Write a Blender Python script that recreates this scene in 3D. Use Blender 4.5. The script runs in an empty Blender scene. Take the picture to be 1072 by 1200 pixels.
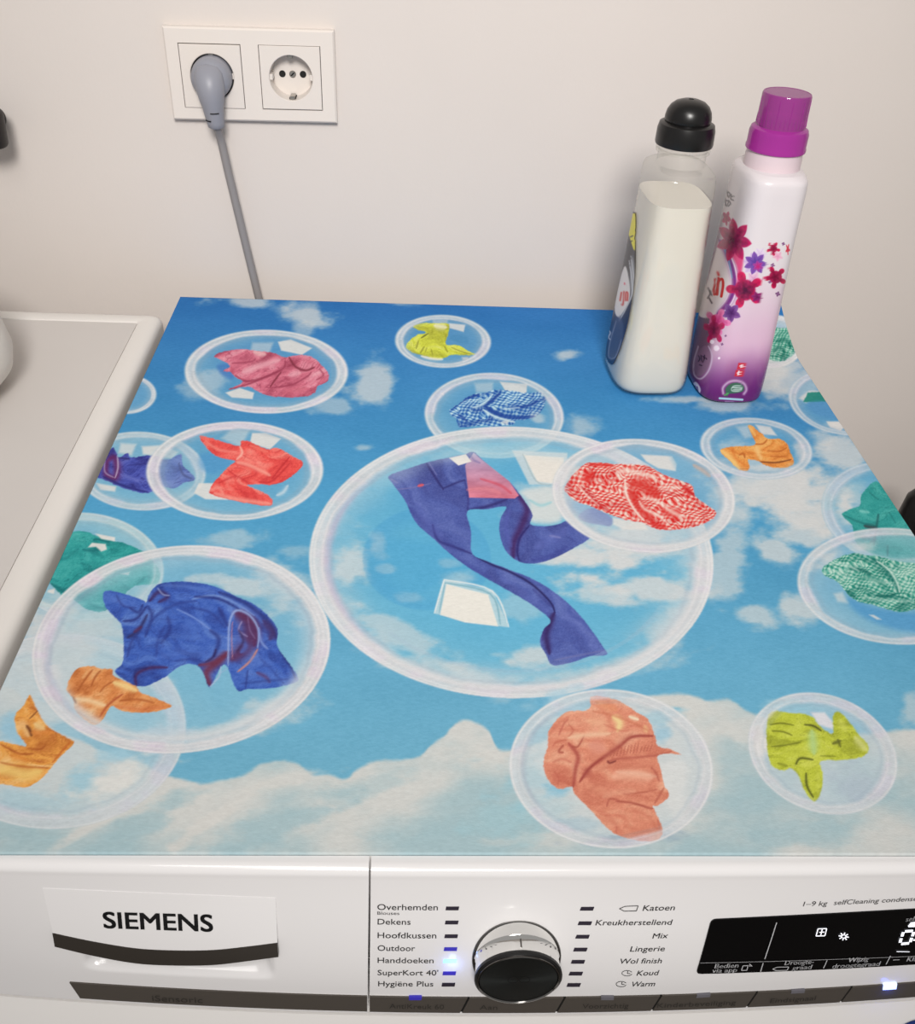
import bpy, bmesh, math, random
import numpy as np
from mathutils import Vector, Matrix

# ------------------------------------------------------------------ camera, world, lights
MZ = 0.86                       # height of the mat's upper face above the floor
DEPTH = 0.65                    # mat depth
WALL_Y = 0.687
CAM = np.array([-0.0741, -0.3109, 0.4308 + MZ])
PITCH, YAW, ROLL, FOC = 0.62110, 0.06680, 0.058567, 1191.8

fw = np.array([math.sin(YAW) * math.cos(PITCH), math.cos(YAW) * math.cos(PITCH), -math.sin(PITCH)])
_r = np.cross(fw, [0, 0, 1]); _r /= np.linalg.norm(_r); _u = np.cross(_r, fw)
rt = math.cos(ROLL) * _r + math.sin(ROLL) * _u
up = -math.sin(ROLL) * _r + math.cos(ROLL) * _u

scene = bpy.context.scene
C = scene.collection
cam_data = bpy.data.cameras.new('camera')
cam = bpy.data.objects.new('camera', cam_data); C.objects.link(cam)
cam_data.sensor_fit = 'HORIZONTAL'; cam_data.sensor_width = 36.0
cam_data.lens = FOC * 36.0 / 1072.0
cam_data.clip_start = 0.02
cam.matrix_world = Matrix(((rt[0], up[0], -fw[0], CAM[0]), (rt[1], up[1], -fw[1], CAM[1]),
                           (rt[2], up[2], -fw[2], CAM[2]), (0, 0, 0, 1)))
scene.camera = cam

world = bpy.data.worlds.new('world'); scene.world = world; world.use_nodes = True
bg = world.node_tree.nodes['Background']
bg.inputs[0].default_value = (1.0, 0.975, 0.955, 1); bg.inputs[1].default_value = 0.33

def area(name, loc, target, size, power, color):
    l = bpy.data.lights.new(name, 'AREA'); l.shape = 'DISK'; l.size = size; l.energy = power; l.color = color
    o = bpy.data.objects.new(name, l); C.objects.link(o); o.location = loc
    d = Vector(target) - Vector(loc); o.rotation_euler = d.to_track_quat('-Z', 'Y').to_euler()
    return o
area('ceiling_lamp', (-0.35, -0.95, 2.50), (-0.05, 0.4, 0.95), 0.6, 5, (1.0, 0.975, 0.945))
sp_l = bpy.data.lights.new('added_wall_spot', 'SPOT'); sp_l.energy = 208; sp_l.color = (1.0, 0.965, 0.93)  # added unseen spot; its cone is shaped so the wall darkens outward
sp_l.spot_size = math.radians(44); sp_l.spot_blend = 1.0; sp_l.shadow_soft_size = 0.30
sp_o = bpy.data.objects.new('added_wall_spot', sp_l); C.objects.link(sp_o); sp_o.location = (-0.05, -1.45, 2.30)
sp_o.rotation_euler = (Vector((0.0, 0.687, 1.00)) - sp_o.location).to_track_quat('-Z', 'Y').to_euler()

vs = scene.view_settings
vs.view_transform = 'Standard'; vs.look = 'None'; vs.gamma = 1.0; vs.exposure = 0.05; vs.use_curve_mapping = False

# ------------------------------------------------------------------ measuring helpers (photo pixel -> point in the place)
def ray(px):
    return (px[0] - 536) / FOC * rt - (px[1] - 600) / FOC * up + fw
def on_plane(px, axis, val):
    d = ray(px); return CAM + d * ((val - CAM[axis]) / d[axis])
def project(P):
    d = np.asarray(P, float) - CAM; z = d @ fw
    return 536 + FOC * (d @ rt) / z, 600 - FOC * (d @ up) / z
def ZM(x0, y0, s, pts):
    return [(x0 + a / s, y0 + b / s) for a, b in pts]

# ------------------------------------------------------------------ materials
def lin(c):
    c = np.asarray(c, float) / 255.0
    return np.where(c <= 0.04045, c / 12.92, ((c + 0.055) / 1.055) ** 2.4)
def rgba(c):
    l = lin(c); return (float(l[0]), float(l[1]), float(l[2]), 1)
def mat(name, col, rough=0.5, metal=0.0, noise=0.0, nscale=60, bump=0.0, bscale=400, emit=None, estr=0, coat=0, trans=0, ior=1.45, spec=0.5):
    m = bpy.data.materials.new(name); m.use_nodes = True
    nt = m.node_tree; b = nt.nodes['Principled BSDF']
    b.inputs['Base Color'].default_value = rgba(col); b.inputs['Roughness'].default_value = rough
    b.inputs['Metallic'].default_value = metal; b.inputs['Coat Weight'].default_value = coat
    b.inputs['Transmission Weight'].default_value = trans; b.inputs['IOR'].default_value = ior
    b.inputs['Specular IOR Level'].default_value = spec
    tc = nt.nodes.new('ShaderNodeTexCoord')
    if noise:
        n = nt.nodes.new('ShaderNodeTexNoise'); n.inputs['Scale'].default_value = nscale; n.inputs['Detail'].default_value = 4
        nt.links.new(tc.outputs['Object'], n.inputs['Vector'])
        mx = nt.nodes.new('ShaderNodeMix'); mx.data_type = 'RGBA'
        mx.inputs[6].default_value = rgba(np.clip(np.array(col) * (1 - noise), 0, 255))
        mx.inputs[7].default_value = rgba(np.clip(np.array(col) * (1 + noise * .6), 0, 255))
        nt.links.new(n.outputs['Fac'], mx.inputs[0]); nt.links.new(mx.outputs[2], b.inputs['Base Color'])
    if bump:
        n = nt.nodes.new('ShaderNodeTexNoise'); n.inputs['Scale'].default_value = bscale; n.inputs['Detail'].default_value = 3
        nt.links.new(tc.outputs['Object'], n.inputs['Vector'])
        bp = nt.nodes.new('ShaderNodeBump'); bp.inputs['Strength'].default_value = bump; bp.inputs['Distance'].default_value = 0.001
        nt.links.new(n.outputs['Fac'], bp.inputs['Height']); nt.links.new(bp.outputs[0], b.inputs['Normal'])
    if emit is not None:
        b.inputs['Emission Color'].default_value = rgba(emit); b.inputs['Emission Strength'].default_value = estr
    return m
def print_mat(name, rough=0.6, bump=0.0, bscale=900, coat=0.0, spec=0.3):
    m = bpy.data.materials.new(name); m.use_nodes = True
    nt = m.node_tree; b = nt.nodes['Principled BSDF']
    a = nt.nodes.new('ShaderNodeVertexColor'); a.layer_name = 'print'
    nt.links.new(a.outputs['Color'], b.inputs['Base Color'])
    b.inputs['Roughness'].default_value = rough; b.inputs['Coat Weight'].default_value = coat
    b.inputs['Specular IOR Level'].default_value = spec
    if bump:
        tc = nt.nodes.new('ShaderNodeTexCoord')
        mp = nt.nodes.new('ShaderNodeMapping'); mp.inputs['Scale'].default_value = (0.45, 1.0, 1.0)
        nt.links.new(tc.outputs['Object'], mp.inputs[0])
        n = nt.nodes.new('ShaderNodeTexNoise'); n.inputs['Scale'].default_value = bscale; n.inputs['Detail'].default_value = 2
        nt.links.new(mp.outputs[0], n.inputs['Vector'])
        bp = nt.nodes.new('ShaderNodeBump'); bp.inputs['Strength'].default_value = bump; bp.inputs['Distance'].default_value = 0.0006
        nt.links.new(n.outputs['Fac'], bp.inputs['Height']); nt.links.new(bp.outputs[0], b.inputs['Normal'])
    return m
def clear_mat(name, col, alpha, rough=0.05):
    """thin see-through plastic: mostly transparent, with a fresnel gloss"""
    m = bpy.data.materials.new(name); m.use_nodes = True
    nt = m.node_tree; nt.nodes.remove(nt.nodes['Principled BSDF']); out = nt.nodes['Material Output']
    t = nt.nodes.new('ShaderNodeBsdfTransparent'); t.inputs[0].default_value = rgba(col)
    g = nt.nodes.new('ShaderNodeBsdfGlossy'); g.inputs['Roughness'].default_value = rough
    d = nt.nodes.new('ShaderNodeBsdfDiffuse'); d.inputs[0].default_value = rgba(col)
    lw = nt.nodes.new('ShaderNodeLayerWeight'); pw = nt.nodes.new('ShaderNodeMath'); pw.operation = 'POWER'; pw.inputs[1].default_value = 3.0
    nt.links.new(lw.outputs['Facing'], pw.inputs[0])
    f = nt.nodes.new('ShaderNodeMath'); f.operation = 'MULTIPLY_ADD'; f.inputs[1].default_value = 0.55; f.inputs[2].default_value = 0.035
    nt.links.new(pw.outputs[0], f.inputs[0])
    m1 = nt.nodes.new('ShaderNodeMixShader'); m1.inputs[0].default_value = alpha
    m2 = nt.nodes.new('ShaderNodeMixShader')
    nt.links.new(t.outputs[0], m1.inputs[1]); nt.links.new(d.outputs[0], m1.inputs[2])
    nt.links.new(f.outputs[0], m2.inputs[0]); nt.links.new(m1.outputs[0], m2.inputs[1]); nt.links.new(g.outputs[0], m2.inputs[2])
    nt.links.new(m2.outputs[0], out.inputs[0])
    return m

M = {
    'wall': mat('wall_paint', (212, 204, 198), 0.85, noise=0.012, nscale=9, bump=0.10, bscale=260),
    'floor': mat('floor_tile', (128, 118, 108), 0.5, noise=0.1, nscale=6),
    'enamel': mat('white_enamel', (229, 226, 223), 0.22, coat=0.3),
    'washer_white': mat('washer_white', (226, 222, 217), 0.38),
    'washer_panel': mat('washer_panel', (206, 201, 197), 0.32, noise=0.01, nscale=14),
    'fascia': mat('fascia_white', (230, 228, 228), 0.16, coat=0.4),
    'flap': mat('flap_white', (231, 229, 229), 0.14, coat=0.4),
    'strip': mat('smoked_strip', (92, 86, 80), 0.28, metal=0.35),
    'grip': mat('grip_black', (62, 57, 52), 0.22, metal=0.3),
    'gap': mat('gap_black', (18, 17, 16), 0.6),
    'ink': mat('ink_dark', (52, 50, 50), 0.5),
    'ink_black': mat('ink_black', (14, 14, 16), 0.35),
    'ink_faint': mat('ink_faint', (52, 48, 44), 0.5),
    'chrome': mat('chrome', (236, 235, 232), 0.07, metal=1.0),
    'chrome_dark': mat('chrome_dark', (128, 126, 124), 0.15, metal=1.0),
    'rubber': mat('rubber_black', (22, 21, 21), 0.42),
    'display': mat('display_glass', (5, 5, 6), 0.10, spec=0.35),
    'lit_white': mat('lit_white', (240, 240, 245), 0.5, emit=(240, 243, 255), estr=0.9),
    'grey_print': mat('grey_print', (185, 185, 188), 0.5),
    'led_off': mat('led_off', (46, 40, 52), 0.35),
    'led_violet': mat('led_violet', (52, 45, 150), 0.35, emit=(60, 50, 200), estr=0.25),
    'led_on': mat('led_on', (150, 210, 255), 0.35, emit=(130, 195, 255), estr=1.1),
    'led_white': mat('led_white', (200, 215, 255), 0.35, emit=(170, 190, 255), estr=1.6),
    'led_grey': mat('led_grey', (105, 103, 110), 0.35),
    'socket': mat('socket_white', (221, 213, 206), 0.32),
    'socket_in': mat('socket_insert', (220, 212, 205), 0.30),
    'hole': mat('hole_black', (14, 12, 11), 0.7),
    'steel': mat('steel', (170, 166, 160), 0.3, metal=0.9),
    'plug': mat('plug_grey', (141, 142, 151), 0.42),
    'cable': mat('cable_grey', (140, 136, 136), 0.45),
    'cap_black': mat('cap_black', (20, 19, 19), 0.30),
    'milk': mat('milky_liquid', (222, 217, 207), 0.22, coat=0.6),
    'clear': clear_mat('clear_plastic', (250, 250, 248), 0.04),
    'purple': clear_mat('purple_plastic', (196, 84, 180), 0.42, 0.10),
    'purple_solid': clear_mat('purple_plastic_dense', (176, 56, 160), 0.70, 0.10),
    'neck': mat('neck_white', (212, 194, 200), 0.35),
    'cloth': mat('white_cloth', (224, 219, 211), 0.9, bump=0.3, bscale=500),
    'pipe': mat('pipe_black', (38, 32, 30), 0.45, noise=0.2, nscale=40),
    'blue': mat('sticker_blue', (20, 45, 110), 0.35),
    'teal': mat('sticker_teal', (90, 170, 190), 0.35),
    'mat': print_mat('printed_felt', 0.75, bump=0.22, bscale=1500, spec=0.15),
    'bottle_print': print_mat('bottle_print', 0.22, coat=0.2, spec=0.4),
    'label_print': print_mat('label_print', 0.35),
}
_db = M['washer_panel']

# ------------------------------------------------------------------ object helpers
BASE = {}
def tag(o, label=None, cat=None, group=None, kind=None):
    if label: o['label'] = label
    if cat: o['category'] = cat
    if group: o['group'] = group
    if kind: o['kind'] = kind
    return o
def thing(name, base, label, cat, group=None):
    o = bpy.data.objects.new(name, None); C.objects.link(o); o.location = base
    o.empty_display_size = 0.05
    BASE[o.name] = np.array(base, float)
    return tag(o, label, cat, group)
def obj(name, verts, faces, m, parent=None, base=None, smooth=30, label=None):
    """verts in world metres; stored relative to the thing's base"""
    v = np.asarray(verts, float)
    if parent is not None: b = BASE[parent.name]
    else: b = np.array(base if base is not None else (0, 0, 0), float)
    me = bpy.data.meshes.new(name)
    me.from_pydata((v - b).tolist(), [], [tuple(int(i) for i in f) for f in faces]); me.update()
    bm = bmesh.new(); bm.from_mesh(me); bmesh.ops.recalc_face_normals(bm, faces=bm.faces); bm.to_mesh(me); bm.free()
    if smooth:
        me.shade_smooth(); me.set_sharp_from_angle(angle=math.radians(smooth))
    me.materials.append(M[m])
    o = bpy.data.objects.new(name, me); C.objects.link(o)
    BASE[o.name] = b
    if parent is not None: o.parent = parent
    else: o.location = b
    if label: o['label'] = label
    return o
def bevbox(lo, hi, bev=0.0, seg=3):
    bm = bmesh.new(); bmesh.ops.create_cube(bm, size=1)
    lo, hi = Vector(lo), Vector(hi)
    for v in bm.verts: v.co = Vector([(lo[i] + hi[i]) / 2 + v.co[i] * (hi[i] - lo[i]) for i in range(3)])
    if bev: bmesh.ops.bevel(bm, geom=bm.edges[:], offset=bev, segments=seg, profile=0.5, affect='EDGES')
    bm.verts.ensure_lookup_table()
    r = [tuple(v.co) for v in bm.verts], [[v.index for v in f.verts] for f in bm.faces]; bm.free(); return r
def loft(rings, cap=(True, True)):
    n = len(rings[0]); v = [tuple(p) for r in rings for p in r]; f = []
    for k in range(len(rings) - 1):
        for i in range(n):
            j = (i + 1) % n; f.append((k * n + i, k * n + j, (k + 1) * n + j, (k + 1) * n + i))
    if cap[0]: f.append(tuple(range(n)))
    if cap[1]: f.append(tuple((len(rings) - 1) * n + i for i in range(n)))
    return v, f
def frame(axis):
    a = Vector(axis).normalized(); h = Vector((0, 0, 1)) if abs(a.z) < 0.9 else Vector((1, 0, 0))
    x = a.cross(h).normalized(); y = a.cross(x).normalized(); return np.array(x), np.array(y), np.array(a)
def lathe(prof, origin, axis=(0, 0, 1), n=64, cap=(True, True)):
    x, y, a = frame(axis); o = np.array(origin, float); R = []
    for r, h in prof:
        R.append([o + a * h + r * (math.cos(t) * x + math.sin(t) * y) for t in np.linspace(0, 2 * math.pi, n, endpoint=False)])
    return loft(R, cap)
def tube(path, rad, n=14):
    P = [np.array(p, float) for p in path]; R = []
    px = None
    for i, p in enumerate(P):
        t = P[min(i + 1, len(P) - 1)] - P[max(i - 1, 0)]; t /= np.linalg.norm(t)
        if px is None:
            px, _, _ = frame(t)
        px = px - t * (px @ t); px /= np.linalg.norm(px); py = np.cross(t, px)
        r = rad[i] if hasattr(rad, '__len__') else rad
        R.append([p + r * (math.cos(a) * px + math.sin(a) * py) for a in np.linspace(0, 2 * math.pi, n, endpoint=False)])
    return loft(R)
def merge(*vf):
    V, F = [], []
    for v, f in vf:
        k = len(V); V += [tuple(p) for p in v]; F += [tuple(i + k for i in q) for q in f]
    return V, F
def spline(pts, k=6, closed=True):
    P = np.array(pts, float); n = len(P); out = []
    rng = range(n) if closed else range(n - 1)
    for i in rng:
        if closed: a, b, c, d = P[(i - 1) % n], P[i], P[(i + 1) % n], P[(i + 2) % n]
        else: a, b, c, d = P[max(i - 1, 0)], P[i], P[i + 1], P[min(i + 2, n - 1)]
        for t in np.linspace(0, 1, k, endpoint=False):
            out.append(0.5 * ((2 * b) + (c - a) * t + (2 * a - 5 * b + 4 * c - d) * t * t + (3 * b - a - 3 * c + d) * t ** 3))
    if not closed: out.append(P[-1])
    return np.array(out)

# ------------------------------------------------------------------ printing (colours laid on a surface's own points)
RNG = np.random.default_rng(7)
TAB = [RNG.random((256, 256)).astype(np.float32) for _ in range(6)]
def vnoise(x, y, s=0):
    T = TAB[s % 6]; xi = np.floor(x).astype(np.int32); yi = np.floor(y).astype(np.int32)
    fx = x - xi; fy = y - yi; fx = fx * fx * (3 - 2 * fx); fy = fy * fy * (3 - 2 * fy)
    a = T[yi & 255, xi & 255]; b = T[yi & 255, (xi + 1) & 255]; c = T[(yi + 1) & 255, xi & 255]; d = T[(yi + 1) & 255, (xi + 1) & 255]
    return (a * (1 - fx) + b * fx) * (1 - fy) + (c * (1 - fx) + d * fx) * fy
def fbm(x, y, o=4, s=0):
    r = 0; a = 0.5; t = 0
    for i in range(o):
        r = r + a * vnoise(x * 2 ** i + 17.3 * i + s * 31.7, y * 2 ** i + 9.1 * i + s * 12.3, s + i); t += a; a *= 0.55
    return r / t
def sst(a, b, x):
    t = np.clip((x - a) / (b - a), 0, 1); return t * t * (3 - 2 * t)
class Canvas:
    """colours for a set of surface points whose traced picture coordinates are u, v"""
    def __init__(s, u, v):
        s.u = u.astype(np.float32).ravel(); s.v = v.astype(np.float32).ravel(); s.c = np.full((s.u.size, 3), 255, np.float32)
        s.clip = None
    def pick(s, pts, m):
        P = np.asarray(pts); a, b = P.min(0) - m, P.max(0) + m
        return np.nonzero((s.u > a[0]) & (s.u < b[0]) & (s.v > a[1]) & (s.v < b[1]))[0]
    def blend(s, i, al, col):
        if s.clip is not None: al = al * s.clip[i]
        col = np.asarray(col, np.float32)
        s.c[i] += (col - s.c[i]) * al[:, None]
    def sd_poly(s, i, P):
        x, y = s.u[i], s.v[i]; best = np.full(x.shape, 1e9, np.float32); inside = np.zeros(x.shape, bool)
        n = len(P)
        for k in range(n):
            ax, ay = P[k]; bx, by = P[(k + 1) % n]; dx, dy = bx - ax, by - ay; L = dx * dx + dy * dy + 1e-9
            t = np.clip(((x - ax) * dx + (y - ay) * dy) / L, 0, 1)
            best = np.minimum(best, (x - ax - t * dx) ** 2 + (y - ay - t * dy) ** 2)
            if ay != by: inside ^= ((ay > y) != (by > y)) & (x < (bx - ax) * (y - ay) / (by - ay) + ax)
        d = np.sqrt(best); return np.where(inside, -d, d)
    def sd_line(s, i, P):
        x, y = s.u[i], s.v[i]; best = np.full(x.shape, 1e9, np.float32); pos = np.zeros(x.shape, np.float32); n = len(P)
        for k in range(n - 1):
            ax, ay = P[k]; bx, by = P[k + 1]; dx, dy = bx - ax, by - ay; L = dx * dx + dy * dy + 1e-9
            t = np.clip(((x - ax) * dx + (y - ay) * dy) / L, 0, 1); q = (x - ax - t * dx) ** 2 + (y - ay - t * dy) ** 2
            w = q < best; best = np.where(w, q, best); pos = np.where(w, (k + t) / (n - 1), pos)
        return np.sqrt(best), pos
    def poly(s, pts, col, alpha=1.0, soft=0.8, smooth=True, rough=0.0):
        P = spline(pts, 5) if smooth else np.array(pts, float)
        i = s.pick(P, soft * 2 + 3)
        if not len(i): return i, None
        d = s.sd_poly(i, P)
        if rough: d = d + (fbm(s.u[i] * .35, s.v[i] * .45, 2, 3) - .5) * rough
        al = (1 - sst(-soft, soft, d)) * alpha
        s.blend(i, al, col); return i, al
    def stroke(s, pts, col, w=1.2, alpha=0.8, taper=True, hard=False):
        P = spline(pts, 5, closed=False) if len(pts) > 2 else np.array(pts, float)
        i = s.pick(P, w * 2.6)
        if not len(i): return
        d, t = s.sd_line(i, P)
        ww = w * (0.35 + 0.65 * np.sqrt(np.clip(4 * t * (1 - t), 0, 1))) if taper else w
        al = (1 - sst(w * .7, w * 1.3, d)) if hard else np.exp(-(d / ww) ** 2)
        s.blend(i, al * alpha, col)
    def garment(s, pts, base, dark, light, ang=0.3, f=(0.05, 0.14), amp=1.3, strokes=(), rough=1.6, check=None, seed=0, alpha=1.0, soft=0.8, crease=0.35):
        P = spline(pts, 4); i = s.pick(P, 5)
        if not len(i): return
        d = s.sd_poly(i, P); d = d + (fbm(s.u[i] * .3, s.v[i] * .4, 2, 3) - .5) * rough
        al = (1 - sst(-soft, soft, d)) * alpha
        x, y = s.u[i], s.v[i]; ca, sa = math.cos(ang), math.sin(ang)
        wx = fbm(x * .03, y * .05, 2, seed + 1) * 30; a = (x + wx) * ca + (y + wx) * sa; b = -(x + wx) * sa + (y - wx) * ca
        n = fbm(a * f[0], b * f[1], 4, seed)
        t = np.clip((n - 0.5) * 2.9 * amp, -1, 1)[:, None]
        base, dark, light = [np.asarray(k, np.float32) for k in (base, dark, light)]
        if check is not None:
            white, per, warp, cang = check
            cc, cs = math.cos(cang), math.sin(cang)
            w1 = fbm(x * .045, y * .07, 3, seed + 2) * warp * 1.1; w2 = fbm(x * .05, y * .065, 3, seed + 4) * warp * 1.1
            p = ((x + w1) * cc + (y * 1.6 + w2) * cs) / per; q = (-(x - w2) * cs + (y * 1.6 + w1) * cc) / per
            k = .5 + .5 * np.clip(np.sin(p * math.pi * 2) * 2.2, -1, 1); l = .5 + .5 * np.clip(np.sin(q * math.pi * 2) * 2.2, -1, 1)
            m = (k + l) / 2; m = np.where(m > .75, 1, m)
            col = np.asarray(white, np.float32) * (1 - m[:, None]) + base * m[:, None]
        else: col = np.broadcast_to(base, (len(i), 3))
        col = col + (light - col) * np.clip(t, 0, 1) * .75 + (dark - col) * np.clip(-t, 0, 1) * .75
        n2 = fbm(a * f[0] * 1.4 + 5, b * f[1] * 1.3, 3, seed + 2)
        cr = (1 - sst(0, .03, np.abs(n2 - .5))) * crease * 1.5
        col = col + (dark - col) * cr[:, None]
        fine = (fbm(x * .9, y * 1.1, 2, seed + 3) - .5) * 26
        s.blend(i, al, col + fine[:, None])
        old = s.clip; full = np.zeros(s.u.size, np.float32); full[i] = al; s.clip = full
        for st in strokes:
            s.stroke(*st[:1], **dict(zip(('col', 'w', 'alpha'), st[1:])))
        s.clip = old
        return i, al
    def ell(s, cx, cy, rx, ry, rot=0.0):
        i = s.pick([(cx - max(rx, ry), cy - max(rx, ry)), (cx + max(rx, ry), cy + max(rx, ry))], 4)
        x, y = s.u[i] - cx, s.v[i] - cy; c, k = math.cos(rot), math.sin(rot)
        a = (x * c + y * k) / rx; b = (-x * k + y * c) / ry
        return i, np.sqrt(a * a + b * b), np.arctan2(b, a)
    def bubble_fill(s, e, tint=.18, col=(190, 218, 230)):
        i, q, th = s.ell(*e); k = 1.5 / e[3]
        ins = 1 - sst(1 - k, 1 + k, q)
        n = fbm(s.u[i] * .02, s.v[i] * .035, 3, 1)
        s.blend(i, ins * (tint * (.6 + .8 * n) + .22 * sst(.55, .95, q)), col)
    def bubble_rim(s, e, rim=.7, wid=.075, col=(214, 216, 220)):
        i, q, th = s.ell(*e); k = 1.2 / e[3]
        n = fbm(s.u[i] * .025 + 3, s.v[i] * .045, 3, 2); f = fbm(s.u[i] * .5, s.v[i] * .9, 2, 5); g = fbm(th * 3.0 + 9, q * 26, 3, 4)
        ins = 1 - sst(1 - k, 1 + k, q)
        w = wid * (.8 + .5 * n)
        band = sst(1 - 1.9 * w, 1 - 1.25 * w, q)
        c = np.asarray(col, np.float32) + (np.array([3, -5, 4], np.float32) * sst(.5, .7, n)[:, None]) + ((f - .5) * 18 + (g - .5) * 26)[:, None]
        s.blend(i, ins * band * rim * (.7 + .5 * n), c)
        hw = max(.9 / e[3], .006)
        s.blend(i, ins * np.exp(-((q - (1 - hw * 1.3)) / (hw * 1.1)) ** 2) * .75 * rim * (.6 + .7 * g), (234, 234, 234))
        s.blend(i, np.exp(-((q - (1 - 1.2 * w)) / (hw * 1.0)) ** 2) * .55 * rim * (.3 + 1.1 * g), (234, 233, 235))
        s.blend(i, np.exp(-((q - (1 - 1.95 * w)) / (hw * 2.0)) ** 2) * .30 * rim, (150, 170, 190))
    def cloud(s, cx, cy, rx, ry, a=.8, rot=0.0, seed=0, col=(214, 218, 219)):
        i, q, th = s.ell(cx, cy, rx * 1.5, ry * 1.5, rot)
        n = fbm(s.u[i] * .028 + seed * 7.7, s.v[i] * .055 + seed * 3.1, 5, seed); d = q * 1.5 + (n - .5) * 2.1
        s.blend(i, (1 - sst(.36, 1.26, d)) * a, col)
def set_print(o, canvas, idx=None, gain=1.0):
    me = o.data; at = me.color_attributes.new('print', 'FLOAT_COLOR', 'POINT')
    c = np.ones((len(me.vertices), 4), np.float32)
    l = lin(np.clip(canvas.c, 0, 255)).astype(np.float32) * gain
    n = len(l); c[:n, :3] = l
    if n < len(c): c[n:, :3] = l[idx] if idx is not None else .6
    at.data.foreach_set('color', c.ravel())

# ------------------------------------------------------------------ the room
def plane_box(name, lo, hi, m):
    v, f = bevbox(lo, hi); o = obj(name, v, f, m, smooth=0); o['kind'] = 'structure'; return o
plane_box('floor', (-2.2, -2.2, -0.05), (2.2, WALL_Y + .1, 0.0), 'floor')
def wall_with_pockets(centres, r, depth):
    xs = [-2.2]
    for c in centres: xs += [c[0] - r, c[0] + r]
    xs += [2.2]; zc = sum(c[1] for c in centres) / len(centres); zs = [0.0, zc - r, zc + r, 2.7]; V = []; F = []; n = len(xs)
    for z in zs:
        for x in xs: V.append((x, WALL_Y, z))
    pk = []
    for b in range(3):
        for a in range(n - 1):
            q = (b * n + a, b * n + a + 1, (b + 1) * n + a + 1, (b + 1) * n + a)
            if b == 1 and a % 2 == 1: pk.append(q)
            else: F.append(q)
    for q in pk:
        k = len(V); V += [(V[i][0], WALL_Y + depth, V[i][2]) for i in q]
        F += [(q[j], q[(j + 1) % 4], k + (j + 1) % 4, k + j) for j in range(4)] + [(k, k + 1, k + 2, k + 3)]
    k = len(V); V += [(x, WALL_Y + .1, z) for z in (0, 2.7) for x in (-2.2, 2.2)]
    top = [(3 * n + a) for a in range(n)]; bot = list(range(n))
    F += [tuple(bot) + (k + 1, k), tuple(top) + (k + 3, k + 2), (0, n, 2 * n, 3 * n, k + 2, k), (n - 1, 2 * n - 1, 3 * n - 1, 4 * n - 1, k + 3, k + 1), (k, k + 1, k + 3, k + 2)]
    o = obj('wall_back', V, F, 'wall', smooth=0); o['kind'] = 'structure'; return o

# ------------------------------------------------------------------ tumble dryer
TX, TT = 0.0, 0.0
def bow(x): return 0.015 * (1 - np.clip(np.abs(x) / .3, 0, 1.2) ** 2)
def yf(x, t): return -(0.0045 + 0.131 * t) - bow(x) * (.25 + .75 * sst(0.0, .075, np.float64(t)))
def fas(px):
    """photo pixel -> (x, t) on the bowed fascia, t is the drop below the mat's upper face"""
    d = ray(px); y = -0.02
    for _ in range(60):
        k = (y - CAM[1]) / d[1]; x = CAM[0] + d[0] * k; t = MZ - (CAM[2] + d[2] * k); y += .6 * (float(yf(x, t)) - y)
    return np.array([x, t])
def fpt(x, t, out=0.0):
    return (x, float(yf(x, t)) - out, MZ - t - out * .13)

dryer = thing('tumble_dryer', (0, .31, 0), 'white tumble dryer with knob, black display and silver button strip under the printed mat', 'dryer')
v, f = bevbox((-.299, .004, .012), (.299, .612, MZ - .112), .004); obj('body', v, f, 'enamel', dryer)
v, f = bevbox((-.2985, .0, MZ - .111), (.2985, .638, MZ - .0032), .003); obj('top_panel', v, f, 'enamel', dryer)
for sx in (-.26, .26):
    for sy in (.05, .56):
        v, f = lathe([(.02, 0), (.022, .004), (.018, .013)], (sx, sy, 0), n=24); obj('foot', v, f, 'rubber', dryer)
# front below the fascia: bowed door panel
def bowed_panel(x0, x1, t0, t1, nx, nt, extra=0.0, disp=None, thick=.006, lip=0.0):
    xs = np.linspace(x0, x1, nx); ts = np.linspace(t0, t1, nt); V = []; F = []
    for t in ts:
        for x in xs:
            V.append(fpt(x, t, extra + (disp(x, t) if disp else 0)))
    for b in range(nt - 1):
        for a in range(nx - 1):
            k = b * nx + a; F.append((k, k + 1, k + nx + 1, k + nx))
    n = len(V)
    for t in (ts[0], ts[-1]):
        for x in xs: V.append((x, float(yf(x, t)) + thick, MZ - t))
    for a in range(nx - 1):
        F.append((a, n + a, n + a + 1, a + 1)); k = (nt - 1) * nx
        F.append((k + a, k + a + 1, n + nx + a + 1, n + nx + a))
    for a in (0, nx - 1):
        F.append(tuple(b * nx + a for b in range(nt)) + (n + nx + a, n + a))
    return V, F
STRIP0, STRIP1 = .0798, .0915
v, f = bowed_panel(-.299, .299, .0975, .16, 90, 6, extra=-.001, disp=lambda x, t: .42 * (t - .0975), thick=.03); obj('front_panel', v, f, 'enamel', dryer)
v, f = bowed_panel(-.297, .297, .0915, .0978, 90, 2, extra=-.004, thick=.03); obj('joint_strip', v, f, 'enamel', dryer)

SEAM = float(fas((432.5, 1100))[0])
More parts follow.
